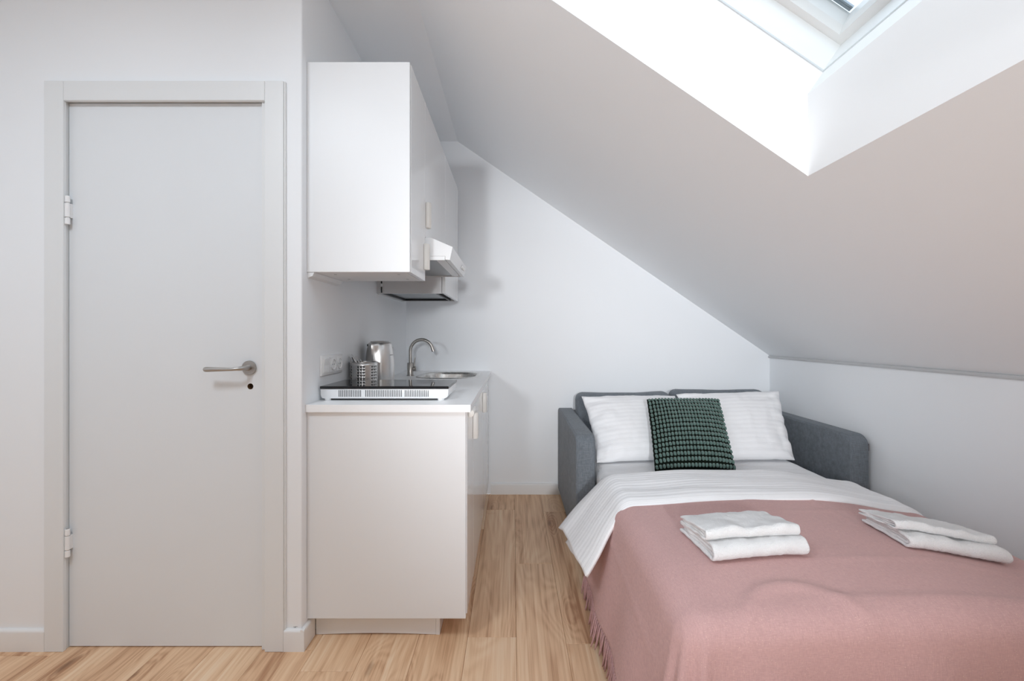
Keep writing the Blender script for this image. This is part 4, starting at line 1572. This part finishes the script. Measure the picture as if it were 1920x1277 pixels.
def towel(label, fl_pt, fr_pt, depth, z0, h, layers, seed, back=0.62, group='folded white towels on the blanket', skew=0.0, base=None):
    """a towel folded over and over: nested U layers seen at the left end, one round fold at the front"""
    fl_pt, fr_pt = Vector((*fl_pt, 0)), Vector((*fr_pt, 0))
    ux = (fr_pt - fl_pt).normalized()
    uy = Vector((-ux.y, ux.x, 0))
    Wd = (fr_pt - fl_pt).length
    th = h / (2 * layers) * .94
    mbt = MB()
    nX = 48
    for l in range(layers):
        rr = h / 2 - th / 2 - l * th * 1.06
        zc_ = h / 2
        path = []
        yback = depth - .006 * l - (.010 if l % 2 else 0)
        for k in range(13):
            path.append((yback - (yback - h / 2) * k / 12, zc_ + rr))
        for k in range(1, 10):
            a = math.pi / 2 + math.pi * k / 10
            path.append((h / 2 + (rr if l == 0 else rr * 1.0) * math.cos(a), zc_ + rr * math.sin(a)))
        for k in range(13):
            path.append((h / 2 + (yback - h / 2) * k / 12, zc_ - rr))
        vs, fs = [], []
        for i in range(nX + 1):
            uu = i / nX
            s_in = (.003 + .002 * l) * (1 if l else .4)
            xo = s_in + (Wd - 2 * s_in) * uu
            for k, (py, pz) in enumerate(path):
                v = py / depth
                zz_ = pz * (1 - (1 - back) * v)
                bend = .009 * nz(uu * 3 + seed, v * 2, seed) + .006 * nz(uu * 8, v * 5, seed + 2)
                zz_ += bend * (zz_ / h) + .0026 * nz(uu * 30, py * 70, l + seed) + .0012 * nz(uu * 70, py * 160, l + seed)
                xx2 = xo + .007 * nz(v * 5, pz * 40, seed + l) + skew * py
                q = fl_pt + ux * xx2 + uy * (py + .003 * nz(uu * 7, pz * 25, seed))
                zb3 = max(top_z(q.x, q.y), top_z(q.x, q.y)) if base is None else base(q.x, q.y, uu, v)
                vs.append(Vector((q.x, q.y, zb3 + z0 + zz_)))
        n_ = len(path)
        for i in range(nX):
            for k in range(n_ - 1):
                a = i * n_ + k
                fs.append((a, a + 1, a + n_ + 1, a + n_))
        mbt.add(vs, fs)
    o_ = mbt.build('towel', 'terry', origin=tuple((fl_pt + fr_pt) / 2 + uy * depth / 2 + Vector((0, 0, top_z(*((fl_pt + fr_pt) / 2)[:2]) + z0))), smooth='all',
                   mods=[('SOLIDIFY', dict(thickness=th * .96, offset=0)), ('SUBSURF', dict(levels=1, render_levels=1))])
    return tag(o_, label, 'towel', group)


def on_lower(h, back):
    return lambda x, y, u, v: top_z(x, y) + h * (1 - (1 - back) * min(1, v * .94 + .06))


h1 = .046
towel('lower of the two folded white towels near the middle of the blanket', (.566, 1.276), (.850, 1.296), .232, .005, h1, 2, 1.0)
towel('upper of the two folded white towels near the middle of the blanket', (.556, 1.312), (.838, 1.322), .190, .0055, .034, 2, 4.0, base=on_lower(h1, .62), back=.55)
towel('lower of the two folded white towels by the low wall', (1.172, 1.340), (1.455, 1.318), .215, .005, h1 - .004, 2, 7.0)
towel('upper of the two folded white towels by the low wall', (1.160, 1.376), (1.445, 1.352), .175, .0055, .026, 2, 9.0, base=on_lower(h1 - .004, .62), back=.55)

# ------------------------------------------------------------------ added wall lamps out of view, filling the room with light


def fill_wall_lamp(x, z, aim, power, cone, label):
    p = Vector((x, YB + .22, z))
    dirn = (Vector(aim) - p).normalized()
    t = thing('fill_wall_lamp', label, 'lamp', (x, YB, z), 'added dome fill lamps behind the viewpoint')
    MB().lathe([(.05, .0005), (.05, .02), (.012, .024), (.012, .10)], (x, YB, z), 'y', 20).build('bracket', 'dark', t, smooth=True)
    rot = dirn.to_track_quat('Z', 'Y').to_matrix()
    mb = MB()
    mb.lathe([(.012, -.14), (.05, -.12), (.11, -.08), (.155, -.03), (.17, 0), (.166, 0), (.15, -.028), (.107, -.074), (.048, -.112), (.0001, -.13)], (0, 0, 0), 'z', 28, cap=False)
    mb.v = [tuple(rot @ Vector(v) + p) for v in mb.v]
    mb.build('fill_lamp_shade', 'plastic_w', t, smooth=True)
    ld = bpy.data.lights.new('fill_light', 'SPOT')
    ld.energy = power
    ld.color = (0.945, 0.98, 1.02)
    ld.spot_size = math.radians(cone)
    ld.spot_blend = 1.0
    ld.shadow_soft_size = .16
    lo = bpy.data.objects.new('fill_light', ld)
    C.objects.link(lo)
    lo.parent = t
    lo.location = p + dirn * .02 - Vector((x, YB, z))
    lo.rotation_euler = (-dirn).to_track_quat('Z', 'Y').to_euler()


FILL_L, FILL_R = 430, 375
fill_wall_lamp(-1.00, 1.55, (1.25, 2.9, 2.00), FILL_L, 44, 'added dome fill lamp behind the viewpoint, further from the bed')
fill_wall_lamp(.22, 1.62, (.58, 3.3, .86), FILL_R, 33, 'added dome fill lamp behind the viewpoint, nearer the bed')


def fill_ceiling_lamp(x, y, r_, power):  # lamp added out of view to give more light from above
    t = thing('fill_ceiling_lamp', 'added flat round white fill lamp, out of view, on the flat ceiling strip', 'lamp', (x, y, ZC))
    MB().lathe([(r_ + .02, ZC - .0005), (r_ + .02, ZC - .030), (r_ + .012, ZC - .034), (r_ + .012, ZC - .006), (.0001, ZC - .006)], (x, y, 0), 'z', 40, cap=False).build('housing', 'plastic_w', t, smooth=True)
    ld = bpy.data.lights.new('fill_light', 'AREA')
    ld.shape = 'DISK'
    ld.size = 2 * r_
    ld.energy = power
    ld.color = (0.865, 0.97, 1.07)
    lo = bpy.data.objects.new('fill_light', ld)
    C.objects.link(lo)
    lo.parent = t
    lo.location = (0, 0, -.036)


fill_ceiling_lamp(-1.15, .36, .22, 17.5)
